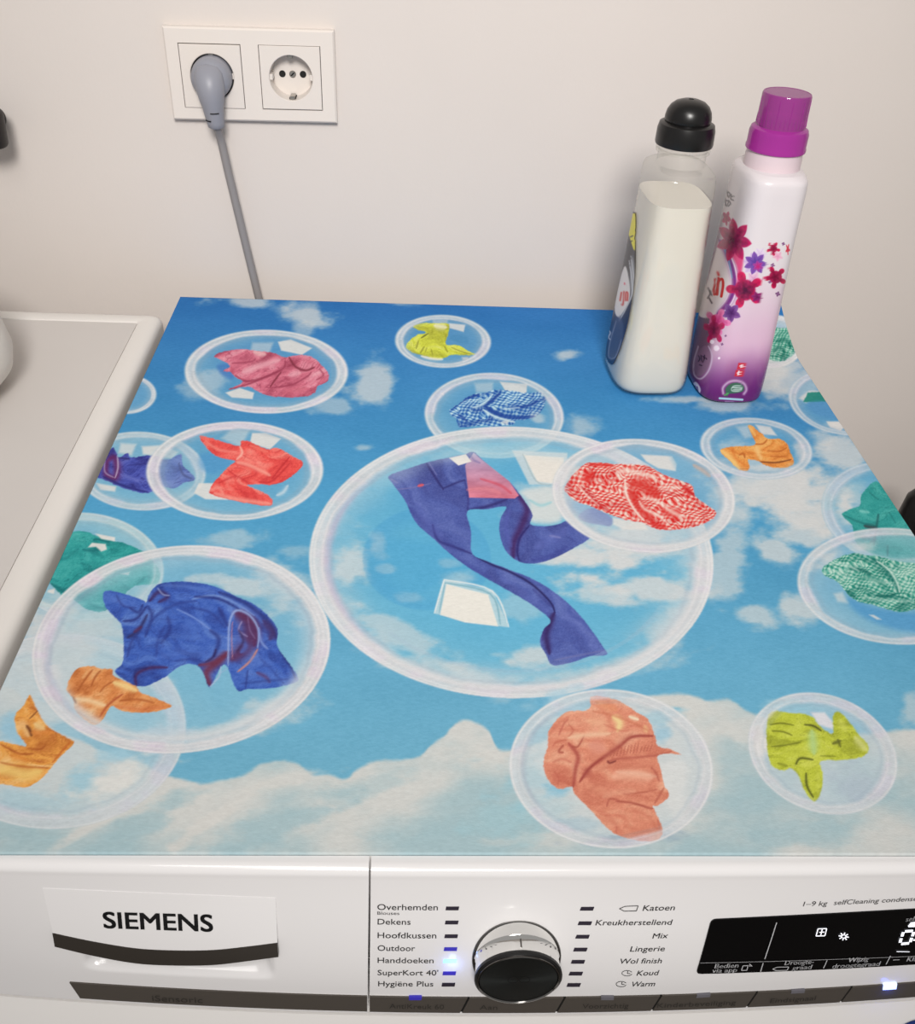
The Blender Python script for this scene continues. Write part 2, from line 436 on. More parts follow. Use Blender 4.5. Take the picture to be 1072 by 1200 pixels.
# recess under the handle flap
RL, RR = float(fas((95, 1120))[0]), float(fas((322, 1120))[0])
RT0, RT1 = float(fas((200, 1100))[1]), float(fas((200, 1141))[1])
def recess(x, t):
    sx = sst(RL, RL + .012, np.float64(x)) * (1 - sst(RR - .010, RR, np.float64(x)))
    st = sst(RT0 - .004, RT0 + .004, np.float64(t)) * (1 - sst(RT1 - .006, RT1 + .0005, np.float64(t)))
    return -0.013 * float(sx) * float(st)
def fascia(x0, x1, nx, name, disp=None):
    xs = np.linspace(x0, x1, nx); rows = []
    R = .0055
    prof = [('top', 0.0)] + [('arc', a) for a in np.linspace(0, 1, 9)] + [('t', t) for t in np.linspace(.0080, .094, 73)]
    V = []; F = []
    for kind, q in prof:
        for x in xs:
            ye = float(yf(x, .0072))
            if kind == 'top': V.append((x, -.0004, MZ - .0022))
            elif kind == 'arc':
                a = q * math.radians(83); V.append((x, ye + R * .98 - R * math.sin(a), MZ - .0022 - R * (1 - math.cos(a))))
            else: V.append(fpt(x, q, disp(x, q) if disp else 0))
    nt = len(prof)
    for b in range(nt - 1):
        for a in range(nx - 1):
            k = b * nx + a; F.append((k, k + 1, k + nx + 1, k + nx))
    n = len(V)
    for x in xs: V.append((x, -.0004, MZ - .094))
    for a in range(nx - 1): F.append(((nt - 1) * nx + a, (nt - 1) * nx + a + 1, n + a + 1, n + a))
    for a in (0, nx - 1): F.append(tuple(b * nx + a for b in range(nt)) + (n + a,))
    return obj(name, V, F, 'fascia', dryer, smooth=40)
drawer = fascia(-.299, SEAM - .0005, 130, 'tank_drawer', recess)
panel = fascia(SEAM + .0005, .299, 120, 'control_panel')

def conform(quad_pts, nx, nt, out):
    """bilinear patch of (x,t) corners TL,TR,BR,BL laid on the fascia at height out, with edges going down to the surface"""
    tl, tr, br, bl = [np.array(p) for p in quad_pts]; V = []; F = []
    for b in np.linspace(0, 1, nt):
        for a in np.linspace(0, 1, nx):
            p = (tl * (1 - a) + tr * a) * (1 - b) + (bl * (1 - a) + br * a) * b; V.append(fpt(p[0], p[1], out))
    for b in range(nt - 1):
        for a in range(nx - 1):
            k = b * nx + a; F.append((k, k + 1, k + nx + 1, k + nx))
    ring = [a for a in range(nx)] + [b * nx + nx - 1 for b in range(1, nt)] + [(nt - 1) * nx + a for a in range(nx - 2, -1, -1)] + [b * nx for b in range(nt - 2, 0, -1)]
    n = len(V)
    for k in ring: V.append((V[k][0], V[k][1] + out + .0008, V[k][2]))
    for q in range(len(ring)):
        r2 = (q + 1) % len(ring); F.append((ring[q], ring[r2], n + r2, n + q))
    return V, F
def cpatch(name, quad_px, out, m, parent, nx=8, nt=4, smooth=30):
    v, f = conform([fas(p) for p in quad_px], nx, nt, out); return obj(name, v, f, m, parent, smooth=smooth)

# handle flap with the maker's name and its black grip edge
def flap_bottom(s): return 1098.5 + 0.0 * s
ftl, ftr = fas((50, 1040.5)), fas((323, 1052))
fbot = spline([(63, 1088), (110, 1098), (160, 1106), (205, 1108.5), (250, 1108), (290, 1104), (325.5, 1099.5)], 6, closed=False)
fbot2 = spline([(66, 1102), (110, 1112.5), (160, 1121.5), (205, 1124), (250, 1123.5), (290, 1119), (327, 1114)], 6, closed=False)
def strip_between(top, bot, nt, out0, out1, back):
    V = []; F = []; n = len(top)
    for k in range(nt):
        a = k / (nt - 1)
        for i in range(n):
            p = np.array(top[i]) * (1 - a) + np.array(bot[i]) * a; V.append(fpt(p[0], p[1], out0 * (1 - a) + out1 * a))
    for b in range(nt - 1):
        for a in range(n - 1):
            k = b * n + a; F.append((k, k + 1, k + n + 1, k + n))
    N = len(V)
    for k in list(range(n)) + list(range((nt - 1) * n, nt * n)): V.append((V[k][0], V[k][1] + back, V[k][2]))
    for a in range(n - 1):
        F.append((a, a + 1, N + a + 1, N + a)); k = (nt - 1) * n; F.append((k + a, k + a + 1, N + n + a + 1, N + n + a))
    for a in (0, n - 1):
        F.append(tuple(b * n + a for b in range(nt)) + (N + n + a, N + a))
    F.append(tuple(range(N, N + n)) + tuple(range(N + 2 * n - 1, N + n - 1, -1)))
    return V, F
botc = [fas(p) for p in fbot]; botc2 = [fas(p) for p in fbot2]
topc = [ftl + (ftr - ftl) * i / (len(botc) - 1) for i in range(len(botc))]
v, f = strip_between(topc, botc, 10, .0003, .0022, .0015); flap = obj('handle_flap', v, f, 'flap', drawer, smooth=40)
v, f = strip_between(botc, botc2, 4, .0026, .0032, .006); obj('grip_edge', v, f, 'grip', drawer, smooth=40)

# button strip along the lower edge of the fascia
def strip_quad(xa, xb, slant=0.0045):
    return [(xa + slant, STRIP0), (xb + slant, STRIP0), (xb, STRIP1), (xa, STRIP1)]
xl = float(fas((82, 1151))[0])
v, f = conform([(xl, STRIP0), (SEAM - .0008, STRIP0), (SEAM - .0008, STRIP1), (xl + .004, STRIP1)], 60, 3, .0008)
dstrip = obj('smoked_strip', v, f, 'strip', drawer)
divs = [float(fas((p, 1176))[0]) for p in (540.5, 652.5, 764.5, 875, 983, 1095)]
edges = [SEAM + .0005] + divs + [.296]
buttons = []
for k in range(len(edges) - 1):
    a, b = edges[k] + (.0006 if k else 0), edges[k + 1] - .0006
    q = strip_quad(a, b, .0035)
    if k == 0: q[0] = (a, STRIP0)
    if k == len(edges) - 2: q[1] = (b, STRIP0)
    v, f = conform(q, 14, 3, .0009); buttons.append(obj('button', v, f, 'strip', dryer))
v, f = conform([(SEAM + .0006, STRIP0 + .0001), (.2965, STRIP0 + .0001), (.2965, STRIP1 - .0001), (SEAM + .0006, STRIP1 - .0001)], 60, 2, .0003); obj('button_recess', v, f, 'gap', panel)

# ---- lettering
def text_mesh(s, bold=0.0, res=3):
    cu = bpy.data.curves.new('txt', 'FONT'); cu.body = s; cu.size = 1.0; cu.resolution_u = res
    o = bpy.data.objects.new('txt', cu); C.objects.link(o)
    dg = bpy.context.evaluated_depsgraph_get(); me = bpy.data.meshes.new_from_object(o.evaluated_get(dg))
    V = np.array([v.co[:2] for v in me.vertices]); F = [tuple(p.vertices) for p in me.polygons]
    bpy.data.objects.remove(o); bpy.data.curves.remove(cu); bpy.data.meshes.remove(me)
    if bold:
        n = len(V); F0 = list(F); offs = [(-bold, -bold * .7), (bold, -bold * .7), (bold, bold * .7), (-bold, bold * .7)]
        V = np.concatenate([V + np.array(o_) for o_ in offs]); F = [tuple(i + n * k for i in f) for k in range(4) for f in F0]
    return V, F
CAPH = 0.0
def cap_height():
    V, _ = text_mesh('H'); return V[:, 1].max()
CAPH = cap_height()
def letter(name, s, A, B, hpx, m, parent, out=.00025, bold=0.0, slant=0.0):
    """lettering on the fascia from pixel A to pixel B along its baseline, capitals hpx high"""
    V, F = text_mesh(s, bold); V = V.copy(); V[:, 0] -= V[:, 0].min(); V[:, 0] /= V[:, 0].max(); V[:, 1] /= CAPH
    a, b = fas(A), fas(B); up_ = fas((A[0], A[1] - hpx)) - a; h = np.array([slant * abs(up_[1]), up_[1]])
    P = [fpt(*(a + u * (b - a) + w * h), out) for u, w in V]
    o = obj(name, P, F, m, parent, smooth=0); return o
def lines(name, polys, m, parent, w=.00035, out=.0003):
    """thin printed lines through pixel points on the fascia"""
    V = []; F = []
    for pl in polys:
        Q = [fas(p) for p in pl]
        for a, b in zip(Q[:-1], Q[1:]):
            d = b - a; L = np.linalg.norm(d); d /= L; n = np.array([-d[1], d[0]]) * w
            K = max(2, int(L / .01) + 1); base = len(V)
            for t in np.linspace(0, 1, K):
                c = a + (b - a) * t; V += [fpt(*(c + n), out), fpt(*(c - n), out)]
            for j in range(K - 1): F.append((base + 2 * j, base + 2 * j + 1, base + 2 * j + 3, base + 2 * j + 2))
    return obj(name, V, F, m, parent, smooth=0)

def letter_flap(s, A, B, hpx):
    V, F = text_mesh(s, .02, 5); V = V.copy(); V[:, 0] -= V[:, 0].min(); V[:, 0] /= V[:, 0].max(); V[:, 1] /= CAPH
    a, b = fas(A), fas(B); hh = fas((A[0], A[1] - hpx))[1] - a[1]; P = []
    for u, w in V:
        q = a + u * (b - a) + np.array([0, w * hh])
        tt = np.interp(q[0], [c[0] for c in topc], [c[1] for c in topc]); bb = np.interp(q[0], [c[0] for c in botc], [c[1] for c in botc])
        P.append(fpt(q[0], q[1], .0003 + .0019 * (q[1] - tt) / (bb - tt) + .0003))
    return obj('lettering', P, F, 'ink_black', drawer, smooth=0)
letter_flap('SIEMENS', (122.5, 1083), (250.5, 1087.5), 17.0)
letter('lettering', 'iSensoric', (179, 1170.5), (238, 1173), 6.5, 'ink_faint', drawer, out=.00115)

def z2(x, y): return (420 + x / 2.82, 1030 + y / 2.82)
for s, x0, x1, y, h in (('Overhemden', 62, 262, 101, 19), ('Blouses', 62, 135, 116.5, 10), ('Dekens', 63, 172, 149, 18.5), ('Hoofdkussen', 63, 257, 194, 18.5),
                        ('Outdoor', 63, 187, 236, 18), ('Handdoeken', 63, 248, 276, 17.5), ("SuperKort 40'", 63, 263, 316.5, 17), ('Hygi\u00ebne Plus', 65, 247, 353, 16.5)):
    letter('lettering', s, z2(x0, y), z2(x1, y + 1), h / 2.82, 'ink', panel, bold=.004 if h > 12 else 0)
for s, x0, x1, y, h in (('Katoen', 938, 1043, 103, 18), ('Kreukherstellend', 782, 1033, 151, 17.5), ('Mix', 970, 1020, 195, 17), ('Lingerie', 896, 1010, 238, 17),
                        ('Wol finish', 860, 1000, 278, 16.5), ('Koud', 918, 988, 317.5, 16.5), ('Warm', 898, 977, 354, 16)):
    letter('lettering', s, z2(x0, y + 1), z2(x1, y - 1), h / 2.82, 'ink', panel, bold=.004, slant=.2)
lines('tag_symbol', [[z2(862, 97), z2(880, 89), z2(924, 87), z2(918, 104), z2(878, 105), z2(862, 97)]], 'ink', panel, w=.0002)
for cx, cy in ((887, 310), (868, 346)):
    pts = [z2(cx + 17 * math.cos(a), cy + 9 * math.sin(a)) for a in np.linspace(.3, 5.9, 14)]
    lines('clock_symbol', [pts, [z2(cx + 3, cy - 7), z2(cx + 1, cy + 1), z2(cx + 11, cy + 1)]], 'ink', panel, w=.00018)

def z3(x, y): return (780 + x / 3.671, 1000 + y / 3.671)
def z4(x, y): return (860 + x / 5.057, 1030 + y / 5.057)
letter('lettering', '1\u20139 kg', z4(407, 160), z4(548, 155), 5.4, 'ink', panel, slant=.15)
letter('lettering', 'selfCleaning condenser', z4(588, 152), z4(1105, 126), 5.4, 'ink', panel, slant=.15)

# ---- programme lights
def led(px, m, w=7.6, h=1.9, out=.0004, sl=.4):
    x, y = px
    return cpatch('programme_light', [(x - w + sl, y - h), (x + w + sl, y - h), (x + w - sl, y + h), (x - w - sl, y + h)], out, m, dryer, 4, 2, smooth=0)
for k, (x, y) in enumerate(((310, 96), (308, 142.5), (306, 188), (304, 230.5), (302, 270), (300, 310.5), (297, 348))):
    m = 'led_on' if k == 4 else ('led_violet' if k in (3, 5) else 'led_off')
    o = led(z2(x, y), m)
    if k == 4: o['label'] = 'lit pale blue programme light'
for x, y in ((755, 97), (748, 145), (740, 189.5), (733, 232), (725, 272.5), (718, 311.5), (711, 349)):
    led(z2(x, y), 'led_off', sl=.8)
bulb = bpy.data.lights.new('programme_glow', 'POINT'); bulb.energy = .0014; bulb.color = (.25, .4, 1.0); bulb.shadow_soft_size = .002
bo = bpy.data.objects.new('programme_glow', bulb); C.objects.link(bo)
q = fas(z2(312, 270)); bo.location = fpt(q[0], q[1], .005)
for b, (x, y), lit in ((0, (188, 387.5), 0), (2, (822, 387.5), 0)):
    px = z2(x, y); cpatch('indicator', [(px[0] - 7.5, px[1] - 1.6), (px[0] + 7.5, px[1] - 1.6), (px[0] + 7, px[1] + 1.6), (px[0] - 7.5, px[1] + 1.6)], .0013, 'led_violet' if b == 0 else 'led_grey', buttons[b], 4, 2, 0)
for b, (x, y), m in ((3, (160, 604), 'led_grey'), (4, (566, 586), 'led_grey'), (5, (961, 565), 'led_white')):
    px = z3(x, y); hh = 2.9 if m == 'led_white' else 1.5
    cpatch('indicator', [(px[0] - 7.4, px[1] - hh + .5), (px[0] + 8.4, px[1] - hh - .5), (px[0] + 7.4, px[1] + hh - .5), (px[0] - 8.4, px[1] + hh + .5)], .0013, m, buttons[b], 4, 2, 0)
bulb2 = bulb.copy(); bulb2.energy = .0016; bulb2.color = (.05, .12, 1.0); bo2 = bpy.data.objects.new('button_glow', bulb2); C.objects.link(bo2)
q = fas(z3(961, 575)); bo2.location = fpt(q[0], q[1], .004)
for b, s, A, B in ((0, 'AntiKreuk 60', z2(102, 420), z2(282, 423)), (1, 'Aan', z2(400, 424), z2(458, 425)), (2, 'Voorzichtig', z2(738, 421), z2(890, 419))):
    letter('lettering', s, A, B, 5.2, 'ink_faint', buttons[b], out=.0012)
for b, s, A, B in ((3, 'Kinderbeveiliging', z3(-40, 655), z3(298, 641)), (4, 'Eindsignaal', z3(445, 635), z3(640, 622))):
    letter('lettering', s, A, B, 5.0, 'ink_faint', buttons[b], out=.0012)

# ---- display window
dtl, dbl = fas((833, 1076.5)), fas((815, 1140)); dtr_, dbr_ = fas((1072, 1064.2)), fas((1072, 1128.8))
k = (.27 - dtl[0]) / (dtr_[0] - dtl[0]); dtr = dtl + (dtr_ - dtl) * k
k = (.262 - dbl[0]) / (dbr_[0] - dbl[0]); dbr = dbl + (dbr_ - dbl) * k
corn = [dtl, dtr, dbr, dbl]; outl = []
for i in range(4):
    a, b, c = corn[i - 1], corn[i], corn[(i + 1) % 4]; r = .0028
    p = b + (a - b) / np.linalg.norm(a - b) * r; q = b + (c - b) / np.linalg.norm(c - b) * r
    for t in np.linspace(0, 1, 5): outl.append((1 - t) ** 2 * p + 2 * t * (1 - t) * b + t * t * q)
dense = []
for i in range(len(outl)):
    a, b = outl[i], outl[(i + 1) % len(outl)]; n = max(1, int(np.linalg.norm(b - a) / .006))
    dense += [a + (b - a) * j / n for j in range(n)]
cx_ = np.mean(np.array(dense), 0); V = []; F = []
# columns so that the window follows the bow
bm = bmesh.new(); vs_ = [bm.verts.new((p[0], p[1], 0)) for p in dense]; fc = bm.faces.new(vs_)
for xcut in np.linspace(dbl[0] + .006, .268, 30):
    bmesh.ops.bisect_plane(bm, geom=bm.verts[:] + bm.edges[:] + bm.faces[:], plane_co=(xcut, 0, 0), plane_no=(1, 0, 0))
bm.verts.ensure_lookup_table(); bm.verts.index_update()
V = [fpt(vv.co.x, vv.co.y, .0007) for vv in bm.verts]; F = [[w.index for w in ff.verts] for ff in bm.faces]
rim_e = [(e.verts[0].index, e.verts[1].index) for e in bm.edges if e.is_boundary]; n0 = len(V)
V += [(p[0], p[1] + .0012, p[2]) for p in V]
F += [(a, b, b + n0, a + n0) for a, b in rim_e]; bm.free()
disp = obj('display', V, F, 'display', dryer, smooth=20)
D = .00095
lines('divider', [[z3(475, 290), z3(424, 447)]], 'grey_print', disp, w=.00025, out=D)
lines('divider', [[z3(147, 464), z3(420, 458), z3(700, 449), z3(950, 440), z3(1200, 428)]], 'grey_print', disp, w=.0001, out=D)
for a, b in (((417, 464), (406, 501)), ((692, 452), (676, 487)), ((964, 433), (945, 470))):
    lines('divider', [[z3(*a), z3(*b)]], 'grey_print', disp, w=.00025, out=D)
lines('divider', [[z3(975, 451), z3(1003, 450)]], 'grey_print', disp, w=.0002, out=D)
lines('divider', [[z3(990, 415), z3(1046, 416)]], 'lit_white', disp, w=.00018, out=D)
for s, A, B, h in (('Bedien', (207, 487), (309, 483), 4.7), ('via app', (196, 506), (303, 502), 4.5), ('Droogte-', (508, 473), (633, 467), 4.7), ('graad', (540, 494), (623, 489), 4.5),
                   ('Wijzig', (779, 461), (868, 455), 4.7), ('droogtegraad', (712, 487), (916, 475), 4.5), ('Klaar in', (1032, 457), (1140, 451), 4.7), ('self', (1028, 286), (1075, 282), 5.0)):
    letter('display_text', s, z3(*A), z3(*B), h + .3, 'grey_print', disp, out=D, slant=.12, bold=.010)
lines('display_digits', [[z3(1026, 328), z3(1060, 326)], [z3(1019, 332), z3(1013, 350)], [z3(1010, 358), z3(1005, 376)], [z3(1010, 382), z3(1044, 379)], [z3(1064, 331), z3(1058, 349)], [z3(1055, 356), z3(1049, 374)], [z3(1074, 330), z3(1074, 336)], [z3(1068, 362), z3(1067, 368)]], 'lit_white', disp, w=.0008, out=D)
lines('tag_symbol', [[z3(458, 490), z3(476, 482), z3(527, 481), z3(520, 495), z3(474, 497), z3(458, 490)]], 'grey_print', disp, w=.00022, out=D)
lines('phone_symbol', [[z3(330, 476), z3(352, 475), z3(347, 495), z3(324, 496), z3(330, 476)], [z3(357, 474), z3(362, 479)], [z3(357, 467), z3(370, 478)]], 'grey_print', disp, w=.00022, out=D)
lines('window_symbol', [[z3(653, 317), z3(690, 316), z3(682, 347), z3(644, 348), z3(653, 317)], [z3(671, 318), z3(664, 346)], [z3(658, 332), z3(680, 331)]], 'lit_white', disp, w=.00024, out=D)
c0 = np.array((763, 350.0))
lines('star_symbol', [[z3(*(c0 + (7 * math.cos(a), 5 * math.sin(a)))), z3(*(c0 + (22 * math.cos(a), 17 * math.sin(a))))] for a in np.linspace(.2, 2 * math.pi + .2, 8, endpoint=False)], 'lit_white', disp, w=.0003, out=D)
cpatch('iron_symbol', [z3(1052, 292), z3(1110, 286), z3(1106, 305), z3(1040, 308)], .0012, 'lit_white', disp, 3, 2, 0)

# ---- programme knob
nrm = np.array([0, -1, -.131]); nrm = np.array([0, -1.0, .02]) / math.hypot(1, .02)
kb = None
FACE_PX = (607.5, 1148.5)
KH = .0118
# centre of the knob's face lies KH in front of the fascia along its normal
best = None
for x in np.linspace(-.03, .03, 121):
    for t in np.linspace(.02, .09, 141):
        P = np.array(fpt(x, t)) + nrm * KH; u_, v_ = project(P); e = (u_ - FACE_PX[0]) ** 2 + (v_ - FACE_PX[1]) ** 2
        if best is None or e < best[0]: best = (e, x, t)
KX, KT = best[1], best[2]; K0 = np.array(fpt(KX, KT))
KR = .0218
knob_prof = [(KR * 1.0, -.009), (KR * 1.0, .0008), (KR * .985, .0012), (KR * .975, .004), (KR * .99, KH - .004), (KR * 1.0, KH - .0025)]
v, f = lathe(knob_prof, K0, nrm, 96, cap=(True, True)); knob = obj('knob', v, f, 'chrome', dryer, smooth=35)
slope = (float(yf(KX, KT + .004)) - float(yf(KX, KT - .004))) / .008; nf = np.array([0, -1.0, -slope]) / math.hypot(1, slope)
v, f = lathe([(KR * 1.045, -.004), (KR * 1.045, .0002), (KR * 1.03, .0007), (KR * 1.0, .0007)], K0, nf, 96); obj('knob_base_ring', v, f, 'chrome_dark', knob)
v, f = lathe([(KR * .99, KH - .003), (KR * 1.01, KH - .0022), (KR * 1.012, KH - .0008), (KR * .97, KH - .0002), (KR * .95, KH - .0002)], K0, nrm, 96); obj('knob_edge', v, f, 'rubber', knob)
v, f = lathe([(KR * .955, KH - .0012), (KR * .95, KH + .0004), (KR * .925, KH + .0006), (KR * .90, KH - .0002), (KR * .89, KH - .001)], K0, nrm, 96); obj('knob_ring', v, f, 'chrome_dark', knob)
dm = mat('dial_black', (58, 62, 62), 0.34, metal=0.9, spec=.6); M['dial'] = dm
b_ = dm.node_tree.nodes['Principled BSDF']; b_.inputs['Anisotropic'].default_value = .85
xk, yk, ak = frame(nrm)
v, f = lathe([(KR * .90, KH - .0008), (KR * .89, KH + .0001), (KR * .6, KH + .00035), (KR * .3, KH + .0005), (.0008, KH + .00055)], K0, nrm, 96); face = obj('dial_face', v, f, 'dial', knob)
# radial brushing on the dial
BASEK = K0 - BASE[dryer.name]
nt = dm.node_tree; tcn = nt.nodes.new('ShaderNodeTexCoord')
sub = nt.nodes.new('ShaderNodeVectorMath'); sub.operation = 'SUBTRACT'; sub.inputs[1].default_value = tuple(BASEK)
nt.links.new(tcn.outputs['Object'], sub.inputs[0])
cr = nt.nodes.new('ShaderNodeVectorMath'); cr.operation = 'CROSS_PRODUCT'; cr.inputs[1].default_value = tuple(nrm)
nt.links.new(sub.outputs[0], cr.inputs[0]); nm = nt.nodes.new('ShaderNodeVectorMath'); nm.operation = 'NORMALIZE'
nt.links.new(cr.outputs[0], nm.inputs[0]); nt.links.new(nm.outputs[0], b_.inputs['Tangent'])
def ringmesh(c, r0, r1, h):
    V = []; F = []; n = 32
    for k in range(n):
        a = 2 * math.pi * k / n
        for r in (r0, r1): V.append(K0 + nrm * h + c[0] * np.array([1, 0, 0]) + c[1] * np.cross([1, 0, 0], nrm) + r * (math.cos(a) * np.array([1, 0, 0]) + math.sin(a) * np.cross([1, 0, 0], nrm)))
    for k in range(n):
        j = (k + 1) % n; F.append((2 * k, 2 * k + 1, 2 * j + 1, 2 * j))
    return V, F
for sx in (-1, 1):
    v, f = ringmesh((sx * .0029, -.0012), .0024, .0028, KH + .00075); obj('dial_emblem', v, f, 'hole', knob, smooth=0)
v, f = bevbox((KX - .0004, K0[1] - .02, K0[2] + KR * .45), (KX + .0004, K0[1] - .002, K0[2] + KR * 1.005 + .0035), .0001, 1)
vv = [K0 + nrm * hh + np.array([sx * .0004, 0, 0]) + np.cross([1, 0, 0], nrm) * -(KR * rr) for hh in (.003, KH - .004) for sx in (-1, 1) for rr in (.97, .995)]
obj('knob_pointer', vv, [(0, 2, 6, 4), (1, 3, 7, 5), (0, 1, 5, 4), (2, 3, 7, 6), (0, 1, 3, 2), (4, 5, 7, 6)], 'chrome_dark', knob, smooth=0)

# ---- round blue sticker on the front, at the frame's lower right corner
def front_pt(px):
    d = ray(px); y = -.03
    for _ in range(60):
        k = (y - CAM[1]) / d[1]; x = CAM[0] + d[0] * k; t = MZ - (CAM[2] + d[2] * k); y += .5 * (float(yf(x, t)) - .42 * (t - .0975) + .0009 - y)
    return np.array([x, t])
sc = front_pt((1080, 1193)); V = []; F = []; n = 48
def disc(c, r0, r1, out):
    V = []; F = []
    for k in range(n):
        a = 2 * math.pi * k / n
        for r in (r0, r1): V.append(fpt(c[0] + r * math.cos(a), c[1] + r * math.sin(a), out + .42 * (c[1] + r * math.sin(a) - .0975)))
    for k in range(n):
        j = (k + 1) % n; F.append((2 * k, 2 * k + 1, 2 * j + 1, 2 * j))
    if r0 < .001: pass
    return V, F
scx = (sc[0], sc[1] + .024)
v, f = disc(scx, .0195, .0245, -.0002); stk = obj('round_sticker', v, f, 'blue', dryer, smooth=0)
v, f = disc(scx, .0002, .0195, -.0002); obj('sticker_centre', v, f, 'teal', stk, smooth=0)

# ------------------------------------------------------------------ printed mat
NX, NY = 1000, 860
gx = np.linspace(-.3, .3, NX); gy = DEPTH * np.linspace(0, 1, NY) ** 1.22
X, Y = np.meshgrid(gx, gy)
sfold = np.clip((X - .3) / .075 + (Y - DEPTH) / .105 + 1, 0, 1)
Zl = .034 * sfold ** 1.5
U, Vv = project(np.stack([X, Y, MZ + Zl], -1))   # traced picture coordinates of the flat print
cv = Canvas(U, Vv)
xm, ym = X.ravel().astype(np.float32), Y.ravel().astype(np.float32)
# sky
g = sst(.10, .62, ym)[:, None]
sky0, sky1, sky2 = np.array([118, 182, 208]), np.array([78, 160, 206]), np.array([42, 116, 188])
gg = np.clip(ym / DEPTH, 0, 1)[:, None]
cv.c = np.where(gg < .45, sky0 + (sky1 - sky0) * gg / .45, sky1 + (sky2 - sky1) * (gg - .45) / .55).astype(np.float32)
cv.c += ((fbm(xm * 9, ym * 12, 4, 2) - .5) * 22)[:, None]
W = (214, 217, 217)
# clouds
for a in ((285, 354, 40, 8, .75, .05, 1), (355, 368, 34, 16, .8, .35, 2), (352, 385, 14, 12, .5, 0, 4), (470, 352, 26, 6, .6, 0, 3), (432, 452, 34, 24, .75, .1, 4), (395, 478, 26, 12, .55, -.2, 5),
          (662, 418, 20, 8, .75, -.2, 1), (430, 525, 14, 6, .55, 0, 2), (682, 500, 26, 14, .6, -.2, 3), (276, 632, 44, 10, .5, -.05, 1), (345, 645, 26, 8, .35, 0, 2),
          (898, 560, 70, 34, .85, .3, 3), (935, 590, 60, 36, .95, .2, 4), (900, 575, 50, 20, .8, 0, 5), (905, 642, 26, 20, .8, 0, 1), (940, 625, 34, 16, .8, 0, 3), (850, 660, 22, 60, .65, .15, 2), (938, 712, 22, 20, .8, 0, 3), (892, 722, 26, 14, .7, 0, 1), (862, 590, 30, 20, .6, 0, 1),
          (880, 425, 60, 26, .9, .1, 2), (900, 452, 40, 20, .85, .2, 3), (930, 445, 40, 22, .8, .2, 4), (860, 475, 40, 9, .7, 0, 5), (985, 530, 30, 28, .85, .4, 2), (968, 520, 24, 14, .7, .2, 3), (800, 468, 34, 5, .7, 0, 3), (1000, 580, 26, 26, .8, .2, 1),
          (735, 370, 16, 10, .4, 0, 1), (95, 720, 70, 30, .75, -.1, 3), (60, 760, 70, 40, .85, -.2, 1), (20, 810, 60, 50, .9, 0, 2), (110, 760, 90, 60, .6, 0, 4), (1068, 830, 16, 22, .6, 0, 2)):
    cv.cloud(a[0], a[1], a[2], a[3], a[4], a[5], a[6], W)
# front cloud bank
top = spline([(-400, 815), (-120, 800), (0, 800), (60, 850), (150, 890), (195, 905), (235, 917), (255, 914), (282, 907), (305, 897), (325, 892), (346, 893), (365, 904), (385, 905), (404, 911), (420, 899), (440, 890), (470, 889), (490, 884), (504, 871), (520, 862), (537, 845), (556, 846), (572, 856), (586, 878), (612, 872),
              (640, 868), (690, 830), (730, 820), (762, 815), (800, 810), (830, 817), (856, 817), (885, 838), (930, 852), (1000, 857), (1072, 855), (1250, 850), (1450, 862)], 6, closed=False)
u_, v_ = cv.u, cv.v
ty = np.interp(u_, top[:, 0], top[:, 1]) + (fbm(xm * 60, ym * 70, 5, 1) - .5) * 12
bank = sst(-1.5, 5, v_ - ty)
shade = fbm((xm * .8 + ym * .65) * 13, (ym * .8 - xm * .45) * 26, 5, 3)
shade2 = fbm(xm * 16, ym * 22, 4, 4)
deep = sst(20, 130, v_ - ty)
kk = sst(.38, .68, shade * .6 + shade2 * .4 + .13 * (1 - deep)) ; colb = np.array([172, 198, 204]) + (np.array([216, 216, 212]) - np.array([172, 198, 204])) * kk[:, None]
cv.c += (colb.astype(np.float32) - cv.c) * (bank * .96)[:, None]
for c_ in ((750, 838, 26, 10, .8, -.1, 3), (470, 850, 0.1, .1, 0, 0, 0)):
    if c_[4]: cv.cloud(c_[0] + 30, c_[1] - 2, c_[2], c_[3], c_[4], c_[5], c_[6], (112, 188, 218))
for c_ in ((20, 972, 60, 12, .7, 0, 1), (165, 965, 70, 16, .75, -.5, 2), (330, 965, 80, 20, .75, -.35, 3), (430, 925, 60, 12, .45, -.3, 4), (520, 975, 70, 14, .5, 0, 5), (920, 975, 90, 14, .6, 0, 2), (1010, 930, 60, 16, .45, 0, 3), (860, 930, 40, 30, .5, 0, 1)):
    cv.cloud(*c_, (166, 196, 204))
for c_ in ((105, 968, 60, 8, .8, -.6, 2), (245, 962, 60, 8, .85, -.6, 3), (330, 915, 60, 10, .7, -.2, 1), (560, 885, 40, 14, .7, 0, 4), (640, 985, 60, 8, .5, 0, 2), (870, 860, 50, 14, .7, .1, 3)):
    cv.cloud(*c_, (217, 217, 213))
cv.cloud(640, 905, 60, 40, .45, 0, 2, (140, 200, 220)); cv.cloud(600, 960, 60, 30, .35, 0, 4, (160, 206, 218))

